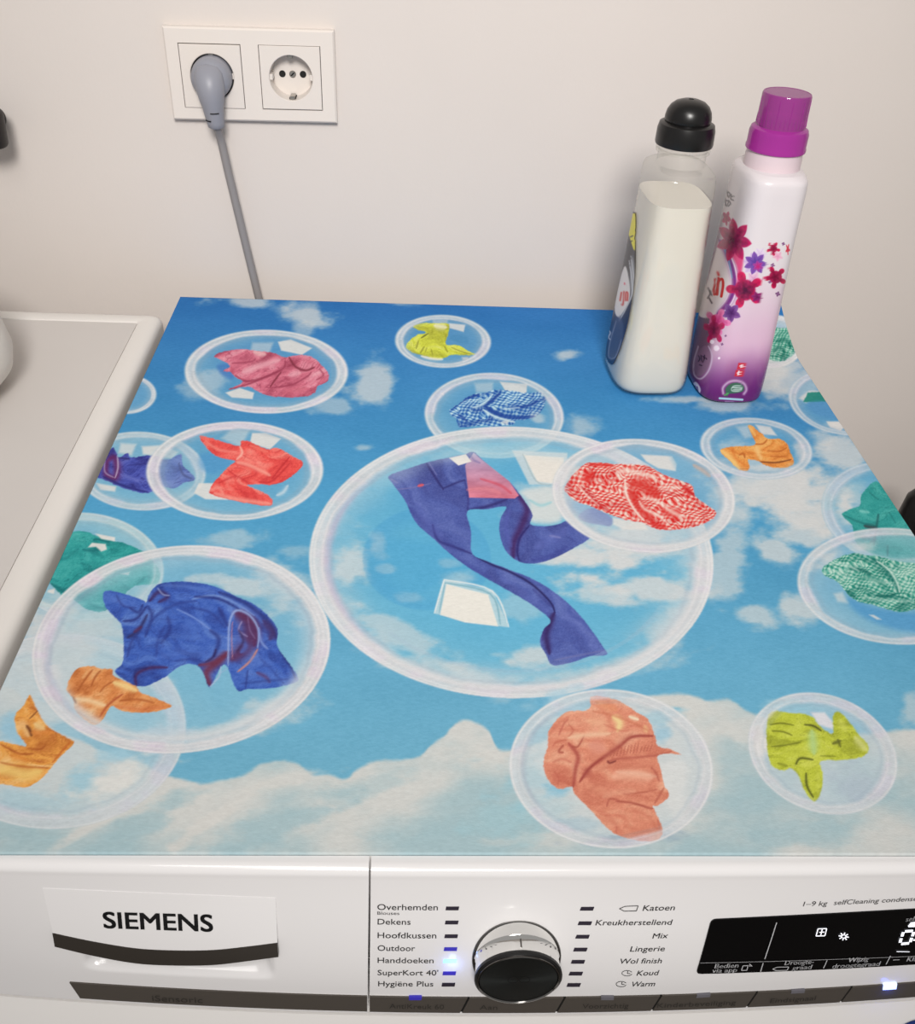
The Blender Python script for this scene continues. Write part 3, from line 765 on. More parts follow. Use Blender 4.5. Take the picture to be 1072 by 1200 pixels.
B_ = dict(pink=(312, 435.5, 95.5, 49, .01), yel=(519, 400, 56, 31, .03), blu=(579, 487, 81.5, 50, .05), red=(275, 552, 103.5, 58, -.02), pur=(165, 552, 76, 46, .05), lef=(148, 462, 35, 23, 0),
          teal=(100, 664, 92, 63, .1), navy=(212, 761, 175.5, 121, -.12), ora=(68, 857, 150, 114, -.1), big=(599, 659, 237, 159, .03), chk=(754, 581, 107.5, 66, .11), ora2=(886, 525.5, 66, 35.5, .12),
          grn=(905, 400, 38, 31, 0), cut=(985, 472, 62, 37, .2), tea2=(1050, 602, 88, 60, .2), gch=(1050, 687, 116, 68, .08), sal=(716, 901, 119.5, 93, .1), lim=(964, 883, 90, 68, .38))
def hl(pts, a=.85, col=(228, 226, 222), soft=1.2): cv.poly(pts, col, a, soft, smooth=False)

# -- small bubble cut by the left edge
cv.bubble_fill(B_['lef'], .3); cv.bubble_rim(B_['lef'], .7, .1)
# -- pink
z = lambda *p: ZM(210, 380, 5.36, p)
cv.bubble_fill(B_['pink'], .34, (150, 196, 218))
hl(z((460, 115), (590, 115), (560, 200), (440, 190)), .5, soft=2.5); hl(z((620, 110), (700, 95), (835, 150), (770, 192), (640, 165)), .9)
hl(z((290, 430), (380, 400), (470, 430), (460, 470), (330, 460)), .9); cv.cloud(240, 450, 30, 18, .5, 0, 2); cv.poly(z((240, 260), (330, 250), (340, 340), (270, 320)), (70, 125, 195), .8, 3)
dk, lt = (158, 62, 88), (236, 178, 190)
cv.garment(z((220, 200), (270, 172), (400, 155), (450, 163), (520, 170), (590, 180), (660, 205), (720, 195), (800, 195), (860, 220), (900, 265), (937, 310), (930, 360), (870, 390), (850, 430), (790, 455), (690, 460), (600, 455), (530, 440), (480, 415), (430, 390), (310, 410), (400, 362), (350, 330), (320, 300), (275, 295), (320, 260), (250, 220)),
           (216, 116, 140), dk, lt, -.4, (.04, .12), 1.1, seed=1, strokes=[
    (z((330, 245), (450, 235), (480, 215)), dk, 1.2, .7), (z((350, 320), (430, 358), (560, 325), (655, 275), (665, 225)), dk, 1.4, .9), (z((320, 410), (450, 370), (560, 322), (640, 285)), dk, 1.2, .9),
    (z((570, 395), (605, 345), (640, 300)), (130, 45, 65), 1.2, .9), (z((690, 205), (725, 262), (790, 290), (850, 270)), (130, 45, 65), 1.5, .9), (z((560, 400), (700, 382), (800, 330), (830, 300)), dk, 1.2, .8),
    (z((860, 350), (905, 320), (880, 280)), dk, 1.3, .7), (z((330, 270), (340, 320), (400, 355)), (190, 80, 105), 2, .6), (z((400, 300), (500, 262), (630, 225)), lt, 4, .7), (z((690, 320), (760, 305)), lt, 4, .6), (z((470, 175), (540, 190)), (240, 200, 200), 4, .7), (z((650, 430), (800, 400)), (200, 95, 115), 4, .5), (z((780, 220), (850, 240)), (205, 100, 125), 3, .5)])
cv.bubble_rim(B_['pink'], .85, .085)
# -- yellow
z = lambda *p: ZM(460, 360, 5.105, p)
cv.bubble_fill(B_['yel'], .4, (140, 188, 212)); hl(z((240, 75), (330, 70), (330, 130), (240, 130)), .5, soft=2); hl(z((335, 95), (435, 105), (425, 148), (340, 125)), .85)
cv.poly(z((345, 165), (440, 175), (445, 225), (350, 195)), (70, 140, 190), .6, 2.5)
dk, lt = (140, 140, 45), (236, 240, 170)
cv.garment(z((120, 115), (180, 95), (260, 95), (332, 100), (335, 150), (320, 220), (390, 228), (450, 260), (497, 283), (430, 288), (350, 285), (320, 300), (270, 312), (220, 300), (160, 285), (85, 250), (95, 205), (150, 165), (200, 152), (150, 135)),
           (214, 222, 72), dk, lt, .5, (.05, .12), .8, seed=2, crease=.2, strokes=[(z((155, 200), (140, 250)), dk, 1, .8), (z((190, 235), (165, 275)), dk, 1, .8), (z((205, 240), (195, 268)), dk, .8, .6), (z((230, 250), (240, 285)), dk, .9, .7), (z((215, 155), (170, 185)), (90, 95, 50), 1, .8), (z((310, 235), (330, 270)), dk, .9, .8), (z((350, 240), (420, 268), (470, 280)), dk, .9, .7), (z((250, 110), (320, 120)), (240, 240, 215), 4, .8), (z((320, 160), (315, 215)), dk, .8, .5), (z((150, 120), (230, 160)), (180, 185, 60), 1.5, .5)])
cv.stroke(z((170, 292), (230, 308), (300, 312)), (238, 238, 225), 1.8, .9); hl(z((415, 300), (450, 298), (450, 315), (420, 315)), .8, soft=2); cv.bubble_rim(B_['yel'], .75, .11)
# -- blue gingham
cv.bubble_fill(B_['blu'], .38, (140, 190, 214)); hl(z((490, 455), (600, 450), (600, 510), (500, 510)), .45, soft=2.5); hl(z((640, 445), (805, 460), (800, 520), (680, 510)), .85)
dk, lt = (22, 62, 150), (205, 232, 240)
cv.garment(z((335, 625), (400, 575), (460, 530), (540, 510), (640, 492), (720, 503), (800, 515), (885, 508), (917, 545), (900, 600), (860, 650), (800, 672), (730, 678), (720, 703), (600, 712), (500, 710), (400, 720), (380, 670)),
           (32, 100, 182), dk, lt, -.2, (.05, .16), 1.0, seed=3, check=((190, 226, 238), 5.4, 16, .35), crease=.2, rough=2.5, strokes=[(z((350, 615), (430, 555), (520, 520)), dk, 1.4, .8), (z((545, 592), (600, 552), (640, 515)), dk, 2.4, .85), (z((560, 600), (640, 645), (740, 660), (850, 652)), dk, 2.6, .85), (z((700, 602), (800, 592), (870, 562)), dk, 2, .8), (z((390, 640), (450, 685)), dk, 2, .7), (z((540, 612), (620, 658), (740, 690)), lt, 1.6, .9), (z((480, 600), (540, 580), (600, 520)), lt, 1.6, .8), (z((660, 610), (760, 600)), lt, 1.2, .7)])
hl(z((640, 690), (690, 675), (690, 705)), .8, soft=2); cv.cloud(630, 492, 10, 7, .6, 0, 1); hl(z((285, 515), (305, 512), (305, 528)), .7, soft=1); cv.bubble_rim(B_['blu'], .72, .085)
# -- violet garment at the left edge, teal garment below it
z = lambda *p: ZM(110, 480, 3.829, p)
cv.bubble_fill(B_['pur'], .45, (165, 205, 220)); hl(z((120, 150), (190, 155), (170, 205), (110, 195)), .7, soft=2.5); hl(z((215, 165), (300, 160), (380, 190), (350, 220), (220, 200)), .85, soft=2); hl(z((10, 330), (100, 345), (95, 368), (30, 360)), .85, soft=1.5)
dk, lt = (42, 42, 118), (112, 122, 205)
cv.garment(z((-10, 270), (30, 240), (80, 172), (100, 190), (112, 215), (150, 195), (170, 215), (260, 205), (330, 225), (390, 200), (400, 250), (455, 310), (400, 330), (360, 355), (300, 345), (240, 375), (140, 355), (40, 312), (-20, 300)),
           (72, 84, 178), dk, lt, .15, (.05, .14), 1.1, seed=4, strokes=[(z((60, 230), (90, 215), (105, 260), (95, 305), (55, 290), (60, 230)), (105, 35, 90), 5, .8), (z((105, 205), (108, 260), (95, 308)), (200, 190, 220), 1, .8), (z((50, 225), (50, 280), (90, 305)), (190, 180, 215), .8, .7), (z((40, 300), (140, 345), (240, 370)), (35, 35, 110), 1.6, .7), (z((110, 215), (160, 222)), (40, 36, 100), 1.6, .7), (z((380, 240), (400, 290), (440, 310)), (40, 36, 100), 1.6, .7), (z((120, 290), (200, 320)), lt, 2, .6), (z((150, 250), (260, 240)), dk, 1.2, .5)])
cv.bubble_rim(B_['pur'], .6, .10)
z = lambda *p: ZM(30, 590, 6.306, p)
cv.bubble_fill(B_['teal'], .5, (170, 208, 216))
dk, lt = (20, 110, 115), (90, 190, 185)
cv.garment(z((200, 300), (340, 215), (450, 208), (520, 240), (640, 275), (720, 290), (850, 345), (900, 380), (990, 500), (970, 590), (810, 610), (700, 700), (580, 795), (450, 780), (330, 690), (280, 692), (180, 590), (130, 560)),
           (48, 162, 160), dk, lt, .1, (.04, .09), 1.0, seed=5, crease=.3, strokes=[(z((500, 270), (540, 265), (620, 290)), dk, 1.6, .8), (z((420, 340), (500, 350), (540, 330)), dk, 2, .7), (z((700, 430), (850, 375)), dk, 1.5, .7), (z((180, 590), (250, 630), (300, 665)), dk, 2.2, .8), (z((620, 470), (760, 400)), dk, 1.2, .5), (z((820, 600), (880, 540)), dk, 1.6, .6), (z((460, 740), (560, 770)), dk, 1.6, .5)])
hl(z((490, 290), (590, 300), (600, 340), (560, 355), (520, 320), (460, 325)), .95, soft=1); hl(z((515, 222), (660, 250), (660, 280), (560, 262)), .95, soft=1); hl(z((165, 640), (215, 630), (210, 670), (160, 655)), .9, soft=1); hl(z((700, 520), (770, 505), (760, 530)), .8, soft=1)
cv.bubble_rim(B_['teal'], .55, .09, (205, 220, 222))
# -- red shirt
z = lambda *p: ZM(110, 480, 3.829, p)
cv.bubble_fill(B_['red'], .36, (150, 196, 216)); hl(z((620, 85), (700, 90), (660, 170), (570, 130)), .5, soft=3); hl(z((710, 105), (770, 105), (840, 130), (790, 178), (700, 150)), .9); hl(z((470, 330), (540, 330), (600, 405), (500, 402), (450, 375)), .9)
cv.poly(z((480, 200), (560, 200), (620, 240), (540, 290), (480, 260)), (75, 150, 208), .6, 4)
dk, lt = (196, 45, 52), (250, 165, 150)
cv.garment(z((475, 118), (520, 126), (600, 150), (655, 165), (660, 140), (700, 145), (780, 178), (820, 170), (885, 205), (937, 238), (910, 280), (860, 318), (800, 337), (730, 335), (690, 340), (760, 370), (797, 400), (795, 430), (720, 425), (640, 410), (540, 385), (518, 365), (540, 325), (600, 260), (635, 230), (580, 220), (530, 195), (490, 150)),
           (240, 88, 82), dk, lt, .45, (.05, .11), .9, seed=1, crease=.25, strokes=[(z((640, 235), (700, 250), (790, 295)), lt, 3.2, .8), (z((540, 375), (640, 402), (790, 422)), lt, 3, .75), (z((520, 365), (560, 350), (580, 380)), lt, 2.5, .6), (z((560, 330), (640, 300), (700, 340)), dk, 1.6, .5), (z((880, 210), (830, 270), (800, 310)), dk, 1.2, .8), (z((740, 325), (800, 320), (880, 240)), dk, 1.3, .7), (z((655, 165), (665, 195), (640, 225)), (250, 190, 175), 1.6, .8), (z((500, 140), (560, 180), (640, 190)), lt, 2, .5), (z((640, 330), (700, 370), (760, 390)), (225, 70, 70), 2.5, .6), (z((600, 270), (640, 300)), dk, 1.1, .6), (z((700, 160), (780, 190)), (245, 130, 115), 2.5, .6)])
cv.stroke(z((820, 385), (850, 370), (870, 340)), (230, 235, 238), 2.5, .6); cv.bubble_rim(B_['red'], .9, .085)
# -- orange bubble at the left front edge
z = lambda *p: ZM(0, 760, 4.873, p)
cv.bubble_fill(B_['ora'], .5, (196, 216, 224)); cv.cloud(20, 856, 20, 16, .8, 0, 2, (150, 200, 225)); cv.cloud(100, 915, 50, 16, .8, -.3, 1, (160, 206, 224)); cv.cloud(130, 885, 30, 10, .8, -.1, 3, (165, 208, 226)); cv.cloud(40, 940, 60, 14, .6, 0, 4, (170, 206, 220)); cv.cloud(140, 915, 50, 18, .9, -.5, 2, (228, 228, 224))
dk, lt = (176, 92, 42), (248, 208, 150)
g2 = z((170, 265), (205, 335), (255, 425), (310, 470), (390, 512), (422, 540), (350, 612), (290, 682), (240, 740), (150, 792), (60, 780), (-60, 740), (-60, 530), (0, 528), (120, 555), (150, 552), (100, 480), (85, 385), (140, 320))
cv.garment(g2, (238, 164, 76), dk, lt, .2, (.04, .1), 1.0, seed=2, crease=.25, strokes=[(z((-20, 690), (60, 700), (150, 720), (230, 700)), (244, 206, 120), 9, .85), (z((90, 470), (130, 430), (160, 500)), (245, 200, 140), 5, .7), (z((200, 430), (250, 460)), (246, 214, 150), 6, .8), (z((150, 440), (170, 465), (180, 500)), (110, 60, 35), 2.2, .9), (z((170, 400), (215, 355)), (140, 80, 40), 1, .9), (z((0, 545), (110, 600), (190, 600)), dk, 1.4, .8), (z((160, 570), (230, 575), (260, 550)), dk, 1.2, .8), (z((0, 650), (120, 672), (280, 682)), dk, 1.6, .6), (z((300, 650), (350, 590), (400, 535)), (200, 105, 45), 1.4, .8), (z((180, 480), (300, 480)), (240, 150, 70), 4, .5), (z((60, 610), (160, 640)), (222, 130, 55), 4, .5)])
cv.bubble_rim(B_['ora'], .55, .085)
# -- navy
cv.bubble_fill(B_['navy'], .34, (160, 204, 222)); cv.cloud(75, 760, 34, 60, .55, -.2, 2); cv.cloud(335, 690, 30, 46, .6, -.5, 1); cv.cloud(290, 690, 26, 12, .7, .2, 3); cv.cloud(250, 678, 26, 8, .6, 0, 4); cv.cloud(280, 850, 80, 16, .6, -.3, 2)
cv.cloud(190, 860, 40, 10, .5, 0, 3, (205, 214, 224))
dk, lt = (172, 90, 45), (246, 205, 150)
g1 = z((380, 240), (400, 170), (440, 115), (520, 100), (580, 115), (640, 120), (655, 160), (770, 210), (800, 250), (880, 280), (977, 325), (930, 350), (820, 367), (700, 357), (635, 328), (590, 400), (545, 437), (490, 412), (430, 350), (415, 280))
cv.garment(g1, (226, 144, 82), dk, lt, -.6, (.05, .12), .9, seed=5, crease=.2, strokes=[(z((445, 240), (490, 170), (530, 120)), dk, 1.4, .8), (z((520, 215), (545, 160), (575, 125)), dk, 1.4, .8), (z((570, 250), (600, 215), (650, 185)), dk, 1.2, .7), (z((430, 290), (500, 295), (600, 325)), (248, 214, 165), 4, .85), (z((650, 195), (720, 215), (780, 240)), (248, 220, 150), 4.5, .85), (z((410, 275), (435, 312)), (110, 55, 30), 1.8, .9), (z((440, 365), (500, 390)), dk, 1.4, .7), (z((570, 390), (620, 320), (700, 260)), (180, 85, 50), 1.6, .8), (z((680, 300), (780, 290), (880, 310)), dk, 1.6, .7), (z((660, 330), (800, 345), (940, 335)), (210, 115, 70), 3, .5), (z((470, 170), (500, 130)), lt, 2, .4)])
e = B_['ora']; i_, q_, t_ = cv.ell(*e); cv.blend(i_, np.exp(-((q_ - .97) / .035) ** 2) * (t_ > -1.6) * (t_ < .35) * .25, (215, 220, 228))
z = lambda *p: ZM(110, 660, 3.829, p)
dk, lt = (36, 42, 112), (98, 132, 214)
nv = z((40, 150), (60, 122), (150, 142), (220, 165), (235, 178), (250, 135), (290, 95), (370, 82), (480, 90), (560, 112), (640, 150), (720, 185), (790, 245), (825, 300), (822, 370), (870, 440), (917, 515), (890, 540), (790, 562), (690, 565), (640, 568), (600, 468), (570, 465), (520, 557), (490, 490), (455, 457), (390, 460), (300, 522), (200, 553), (95, 490), (130, 440), (128, 290), (90, 240), (55, 200))
mar = (92, 46, 88)
cv.garment(nv, (62, 98, 190), (42, 58, 134), (104, 140, 214), .5, (.026, .065), 1.1, seed=4, crease=.22, rough=1.2, strokes=[
    (z((640, 225), (690, 260), (700, 320), (680, 380), (620, 430)), mar, 11, .85), (z((650, 220), (725, 280), (720, 370)), mar, 5, .8), (z((520, 545), (505, 490), (560, 440), (600, 400)), (112, 50, 78), 6, .9), (z((470, 458), (540, 445), (590, 415)), (112, 50, 78), 3, .8),
    (z((640, 330), (680, 370), (660, 400)), (80, 105, 190), 4, .8), (z((665, 260), (650, 300), (690, 330)), (150, 140, 190), 1.2, .8), (z((602, 460), (604, 350), (610, 260), (640, 212), (700, 235), (738, 300), (735, 380)), (150, 172, 226), 1.6, .9), (z((735, 385), (700, 440), (645, 487)), (206, 138, 128), 1.5, .9), (z((622, 430), (618, 330), (622, 260)), (190, 130, 150), .9, .7),
    (z((740, 290), (750, 350), (780, 385)), (130, 155, 220), 1.8, .8), (z((370, 205), (450, 245), (525, 300)), (120, 150, 222), 1.2, .85), (z((440, 162), (540, 145), (640, 182), (720, 235)), (128, 160, 224), 1.6, .8), (z((450, 150), (560, 160), (650, 205)), dk, 2, .6), (z((560, 130), (680, 180), (780, 260), (820, 340)), (40, 44, 110), 3, .6), (z((760, 260), (800, 310), (790, 340)), (70, 45, 95), 6, .7),
    (z((150, 335), (200, 300), (240, 230)), (45, 45, 100), 2.5, .8), (z((180, 310), (215, 285)), mar, 2.5, .7), (z((130, 260), (190, 250), (235, 195)), dk, 2, .7), (z((190, 550), (190, 500), (250, 470), (330, 468)), (70, 40, 90), 2.4, .85), (z((180, 515), (190, 480), (240, 468)), dk, 1.5, .6), (z((250, 170), (290, 130), (330, 150), (290, 175)), (60, 40, 95), 3, .8), (z((285, 110), (310, 140), (340, 145)), (150, 165, 215), 1, .8), (z((240, 190), (260, 240), (230, 330)), dk, 2.5, .5),
    (z((300, 360), (340, 300), (330, 240)), dk, 3, .45), (z((300, 420), (420, 400), (520, 420)), (85, 120, 205), 6, .5), (z((400, 280), (480, 300)), (84, 120, 206), 8, .4), (z((520, 300), (560, 340), (540, 420)), dk, 3, .55), (z((500, 445), (535, 420), (548, 385)), (50, 40, 95), 1.6, .8), (z((560, 200), (600, 280)), dk, 3, .5), (z((730, 490), (770, 510), (790, 535)), (92, 60, 110), 2.5, .7), (z((690, 480), (680, 560)), dk, 1.4, .5), (z((830, 390), (880, 460), (905, 520)), (45, 55, 120), 1.4, .7), (z((700, 430), (800, 450)), lt, 6, .35), (z((80, 160), (150, 190)), lt, 3, .4), (z((160, 200), (200, 220), (220, 185)), dk, 2, .6)])
for pts, c_, w_s, a_s in ((((260, 260), (300, 220), (380, 180), (460, 170)), (46, 66, 146), 2.2, .6), (((280, 420), (290, 340), (320, 280)), (48, 66, 146), 2.4, .55), (((150, 420), (170, 350), (210, 300)), (44, 56, 130), 2, .55), (((340, 330), (430, 330), (500, 350)), (88, 126, 208), 4, .4), (((360, 440), (440, 430), (500, 445)), (46, 60, 138), 1.8, .5), (((430, 200), (520, 220), (590, 290)), (44, 60, 138), 2, .5), (((300, 100), (420, 105), (540, 130)), (92, 126, 206), 2.4, .5), (((600, 160), (700, 210), (760, 270)), (92, 124, 204), 1.6, .5),
                        (((660, 540), (760, 530), (870, 520)), (48, 66, 142), 1.8, .5), (((740, 420), (800, 480), (850, 540)), (50, 70, 150), 2, .4), (((100, 140), (130, 190), (190, 200)), (44, 56, 130), 1.6, .5), (((120, 480), (180, 440), (280, 430)), (86, 122, 206), 2.6, .4), (((650, 300), (670, 350), (640, 400)), (60, 40, 84), 2, .6), (((690, 240), (700, 300), (725, 340)), (130, 110, 160), 1, .6)):
    cv.stroke(z(*pts), c_, w_s, a_s)
cv.stroke(z((520, 555), (560, 510), (570, 465)), (170, 195, 225), 1.3, .8); cv.stroke(z((560, 500), (600, 470)), (150, 185, 220), 1, .6)
e = B_['navy']; i_, q_, t_ = cv.ell(*e); hz_ = fbm(cv.u[i_] * .02, cv.v[i_] * .035, 4, 3)
cv.blend(i_, sst(.74, .93, q_) * (q_ < 1) * sst(.25, .6, hz_) * (.3 + .4 * sst(-.4, .8, np.cos(t_ - .5))), (206, 214, 222))
cv.bubble_rim(B_['navy'], .95, .062); e = B_['navy']; i_, q_, t_ = cv.ell(*e); cv.blend(i_, np.exp(-((q_ - .955) / .012) ** 2) * .4, (238, 236, 238)); cv.blend(i_, np.exp(-((q_ - .86) / .04) ** 2) * sst(.0, .9, t_) * .65, (222, 224, 226)); cv.blend(i_, np.exp(-((q_ - .9) / .03) ** 2) * sst(2.3, 2.9, np.abs(t_)) * .4, (196, 190, 214))
# -- big bubble with jeans
cv.bubble_fill(B_['big'], .36, (128, 200, 226)); e = B_['big']; i_, q_, t_ = cv.ell(*e); cv.blend(i_, (1 - sst(.45, .9, q_)) * .45, (96, 186, 224))
z = lambda *p: ZM(440, 510, 3.829, p)
for c_ in ((700, 655, 70, 26, .95, -.25, 1), (745, 640, 60, 34, .95, 0, 2), (660, 655, 40, 10, .8, 0, 3), (765, 690, 60, 16, .85, 0, 4), (640, 590, 40, 40, .55, 0, 1), (720, 700, 40, 12, .7, .2, 2), (445, 640, 12, 14, .6, 0, 2), (412, 660, 22, 30, .75, 0, 3), (452, 668, 12, 7, .6, 0, 1), (480, 700, 16, 6, .4, 0, 5), (620, 772, 36, 14, .8, -.1, 3), (470, 745, 80, 16, .6, .55, 2), (540, 790, 90, 12, .55, .15, 1), (700, 790, 90, 14, .5, -.2, 4), (790, 720, 20, 60, .45, .3, 2), (525, 660, 14, 6, .5, 0, 2), (540, 675, 26, 10, .5, .1, 1), (612, 710, 22, 22, .35, 0, 4)):
    cv.cloud(*c_)
cv.bubble_fill((500, 655, 75, 60, 0), .05, (60, 150, 210)); cv.poly(ZM(340, 480, 1.985, [(200, 320), (260, 300), (420, 330), (420, 360), (300, 430), (210, 420)]), (72, 164, 214), .35, 8)
# window reflections
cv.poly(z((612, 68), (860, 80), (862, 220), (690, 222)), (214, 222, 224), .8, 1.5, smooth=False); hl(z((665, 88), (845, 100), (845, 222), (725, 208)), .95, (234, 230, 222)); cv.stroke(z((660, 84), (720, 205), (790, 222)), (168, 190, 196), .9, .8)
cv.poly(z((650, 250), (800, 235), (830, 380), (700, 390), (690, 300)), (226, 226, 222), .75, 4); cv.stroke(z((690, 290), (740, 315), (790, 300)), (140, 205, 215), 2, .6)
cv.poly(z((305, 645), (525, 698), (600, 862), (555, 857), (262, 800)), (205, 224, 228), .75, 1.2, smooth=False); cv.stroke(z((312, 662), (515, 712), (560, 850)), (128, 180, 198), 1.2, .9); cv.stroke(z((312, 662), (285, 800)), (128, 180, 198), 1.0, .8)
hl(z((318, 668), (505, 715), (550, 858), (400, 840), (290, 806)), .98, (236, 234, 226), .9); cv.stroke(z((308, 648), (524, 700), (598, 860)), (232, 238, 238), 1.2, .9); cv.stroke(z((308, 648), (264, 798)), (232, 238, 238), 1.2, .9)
dk, lt = (44, 42, 112), (104, 118, 196)
jeans = z((60, 182), (150, 148), (230, 122), (330, 100), (400, 86), (440, 75), (480, 112), (540, 165), (600, 208), (640, 255), (685, 320), (704, 360), (695, 400), (760, 408), (820, 400), (862, 385), (910, 420), (965, 455), (880, 512), (780, 560), (690, 577), (630, 560), (580, 512), (555, 430), (562, 370), (585, 320), (500, 332), (412, 340), (428, 430), (433, 530), (500, 565), (600, 603), (690, 638), (770, 682), (850, 742), (920, 812), (980, 890), (1020, 950), (1038, 985), (960, 992), (880, 1020), (795, 1032), (765, 985), (738, 930), (755, 870), (785, 830), (700, 760), (600, 700), (450, 615), (350, 545), (260, 465), (180, 390), (130, 290), (75, 215))
cv.garment(jeans, (80, 96, 172), (54, 58, 124), (118, 134, 200), .9, (.014, .05), .75, seed=3, crease=.10, rough=.8, strokes=[
    (z((255, 400), (280, 470), (350, 500), (432, 532)), dk, 1.8, .7), (z((440, 540), (520, 580), (600, 612), (700, 668), (785, 750), (805, 800)), (38, 34, 92), 1.5, .9), (z((800, 800), (780, 850), (765, 900), (780, 980)), (52, 34, 92), 4.5, .85), (z((760, 860), (750, 920)), (62, 50, 120), 3, .6),
    (z((640, 270), (680, 330), (655, 410), (622, 480), (618, 550)), (66, 36, 96), 5, .85), (z((690, 405), (648, 460), (636, 520), (645, 565)), (46, 40, 110), 1.6, .9), (z((600, 330), (585, 420), (610, 500)), (86, 96, 180), 3, .5), (z((78, 245), (160, 236), (250, 216)), (120, 120, 180), .9, .7), (z((228, 126), (262, 180), (305, 245)), (46, 44, 110), 1.6, .8), (z((240, 124), (275, 180)), (130, 130, 190), .8, .6), (z((300, 240), (360, 215), (402, 200)), (44, 42, 108), 1.4, .7), (z((66, 195), (100, 215)), (130, 130, 190), 1, .6),
    (z((150, 330), (260, 430), (350, 510)), (56, 62, 140), 5, .4), (z((180, 300), (240, 400), (300, 450)), lt, 5, .3), (z((420, 335), (500, 320), (590, 288)), (48, 44, 112), 2.2, .8), (z((400, 200), (415, 280), (412, 340)), (52, 50, 120), 1.6, .6), (z((720, 500), (800, 460), (860, 420)), lt, 7, .45), (z((700, 560), (780, 545), (860, 500)), (60, 68, 150), 3, .5), (z((780, 450), (830, 460)), (150, 150, 205), 1.5, .5), (z((850, 800), (930, 880), (990, 960)), lt, 6, .25), (z((800, 1010), (900, 990), (1030, 965)), (110, 115, 175), 1.2, .7), (z((560, 640), (680, 720), (770, 790)), lt, 3.5, .3), (z((330, 530), (420, 590), (520, 640)), (58, 64, 145), 3, .4), (z((705, 690), (790, 770)), (50, 50, 120), 2, .4), (z((190, 228), (215, 222)), (230, 90, 100), 1.8, .95)])
i_, a_ = cv.poly(z((402, 135), (440, 78), (480, 112), (600, 207), (643, 270), (625, 284), (420, 280), (410, 205)), (224, 150, 168), .0, .8, smooth=False)
if a_ is not None:
    P = np.array(z((402, 135), (440, 78), (480, 112), (600, 207), (643, 270), (625, 284), (420, 280), (410, 205))); d_ = cv.sd_poly(i_, P)
    tt_ = np.clip((cv.v[i_] - 530) / 54, 0, 1)[:, None]; n_ = fbm(cv.u[i_] * .05, cv.v[i_] * .13, 3, 2)[:, None]
    colp = np.array([176, 160, 196]) * (1 - tt_) + np.array([226, 122, 140]) * tt_ + (n_ - .5) * 50
    cv.blend(i_, (1 - sst(-.8, .8, d_)) * .95, colp)
cv.stroke(z((470, 195), (560, 225), (610, 262)), (212, 80, 100), 1.8, .7); cv.stroke(z((410, 245), (500, 240), (560, 262)), (236, 140, 150), 3, .5); cv.stroke(z((420, 78), (440, 110), (470, 125)), (120, 110, 165), 1.5, .6)
hl(z((330, 102), (405, 85), (430, 118), (372, 136)), 1.0, (238, 234, 228), .8)
# part of the trouser leg seen through the checked bubble
z = lambda *p: ZM(640, 510, 4.873, p)
cv.poly(z((180, 465), (260, 415), (372, 470), (368, 518), (310, 512), (235, 500)), (96, 104, 178), .85, 1.5)
e = B_['big']; i_, q_, t_ = cv.ell(*e); hz_ = fbm(cv.u[i_] * .02, cv.v[i_] * .035, 4, 5)
cv.blend(i_, sst(.70, .93, q_) * (q_ < 1) * sst(.25, .6, hz_) * (.35 + .4 * sst(-.6, .7, np.cos(t_ - .8))), (204, 216, 222))
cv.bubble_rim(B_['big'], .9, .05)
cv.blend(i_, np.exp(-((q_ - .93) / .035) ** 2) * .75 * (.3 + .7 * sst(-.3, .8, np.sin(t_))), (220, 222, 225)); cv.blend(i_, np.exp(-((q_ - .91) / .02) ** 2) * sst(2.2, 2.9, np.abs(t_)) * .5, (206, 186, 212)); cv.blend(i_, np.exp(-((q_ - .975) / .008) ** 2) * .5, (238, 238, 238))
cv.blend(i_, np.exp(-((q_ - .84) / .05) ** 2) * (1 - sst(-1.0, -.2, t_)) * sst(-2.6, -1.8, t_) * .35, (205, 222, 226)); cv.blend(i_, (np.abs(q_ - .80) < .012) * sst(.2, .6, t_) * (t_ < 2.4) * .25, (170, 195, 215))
# -- red check
cv.bubble_fill(B_['chk'], .42, (196, 212, 220)); hl(z((90, 180), (190, 175), (180, 250), (110, 260)), .8, soft=3); hl(z((540, 110), (720, 120), (745, 165), (740, 205), (640, 190), (570, 150)), .9, soft=1.5); hl(z((380, 470), (560, 500), (580, 540), (440, 540), (380, 510)), .85, soft=2)
cv.poly(z((500, 100), (560, 160), (650, 200), (740, 210), (700, 100), (760, 120), (840, 180), (800, 240), (700, 230), (600, 190)), (110, 175, 212), .45, 4); cv.stroke(z((840, 170), (900, 205), (935, 235)), (228, 178, 150), 3, .6); cv.poly(z((100, 370), (240, 400), (220, 460), (140, 440)), (160, 180, 210), .5, 4)
dk, lt = (190, 26, 32), (246, 226, 214)
chk = z((105, 300), (140, 240), (190, 190), (250, 155), (400, 165), (560, 170), (650, 215), (740, 250), (830, 285), (852, 350), (920, 400), (970, 440), (950, 480), (870, 515), (790, 532), (690, 542), (620, 532), (540, 497), (450, 482), (340, 442), (250, 405), (160, 370), (110, 322))
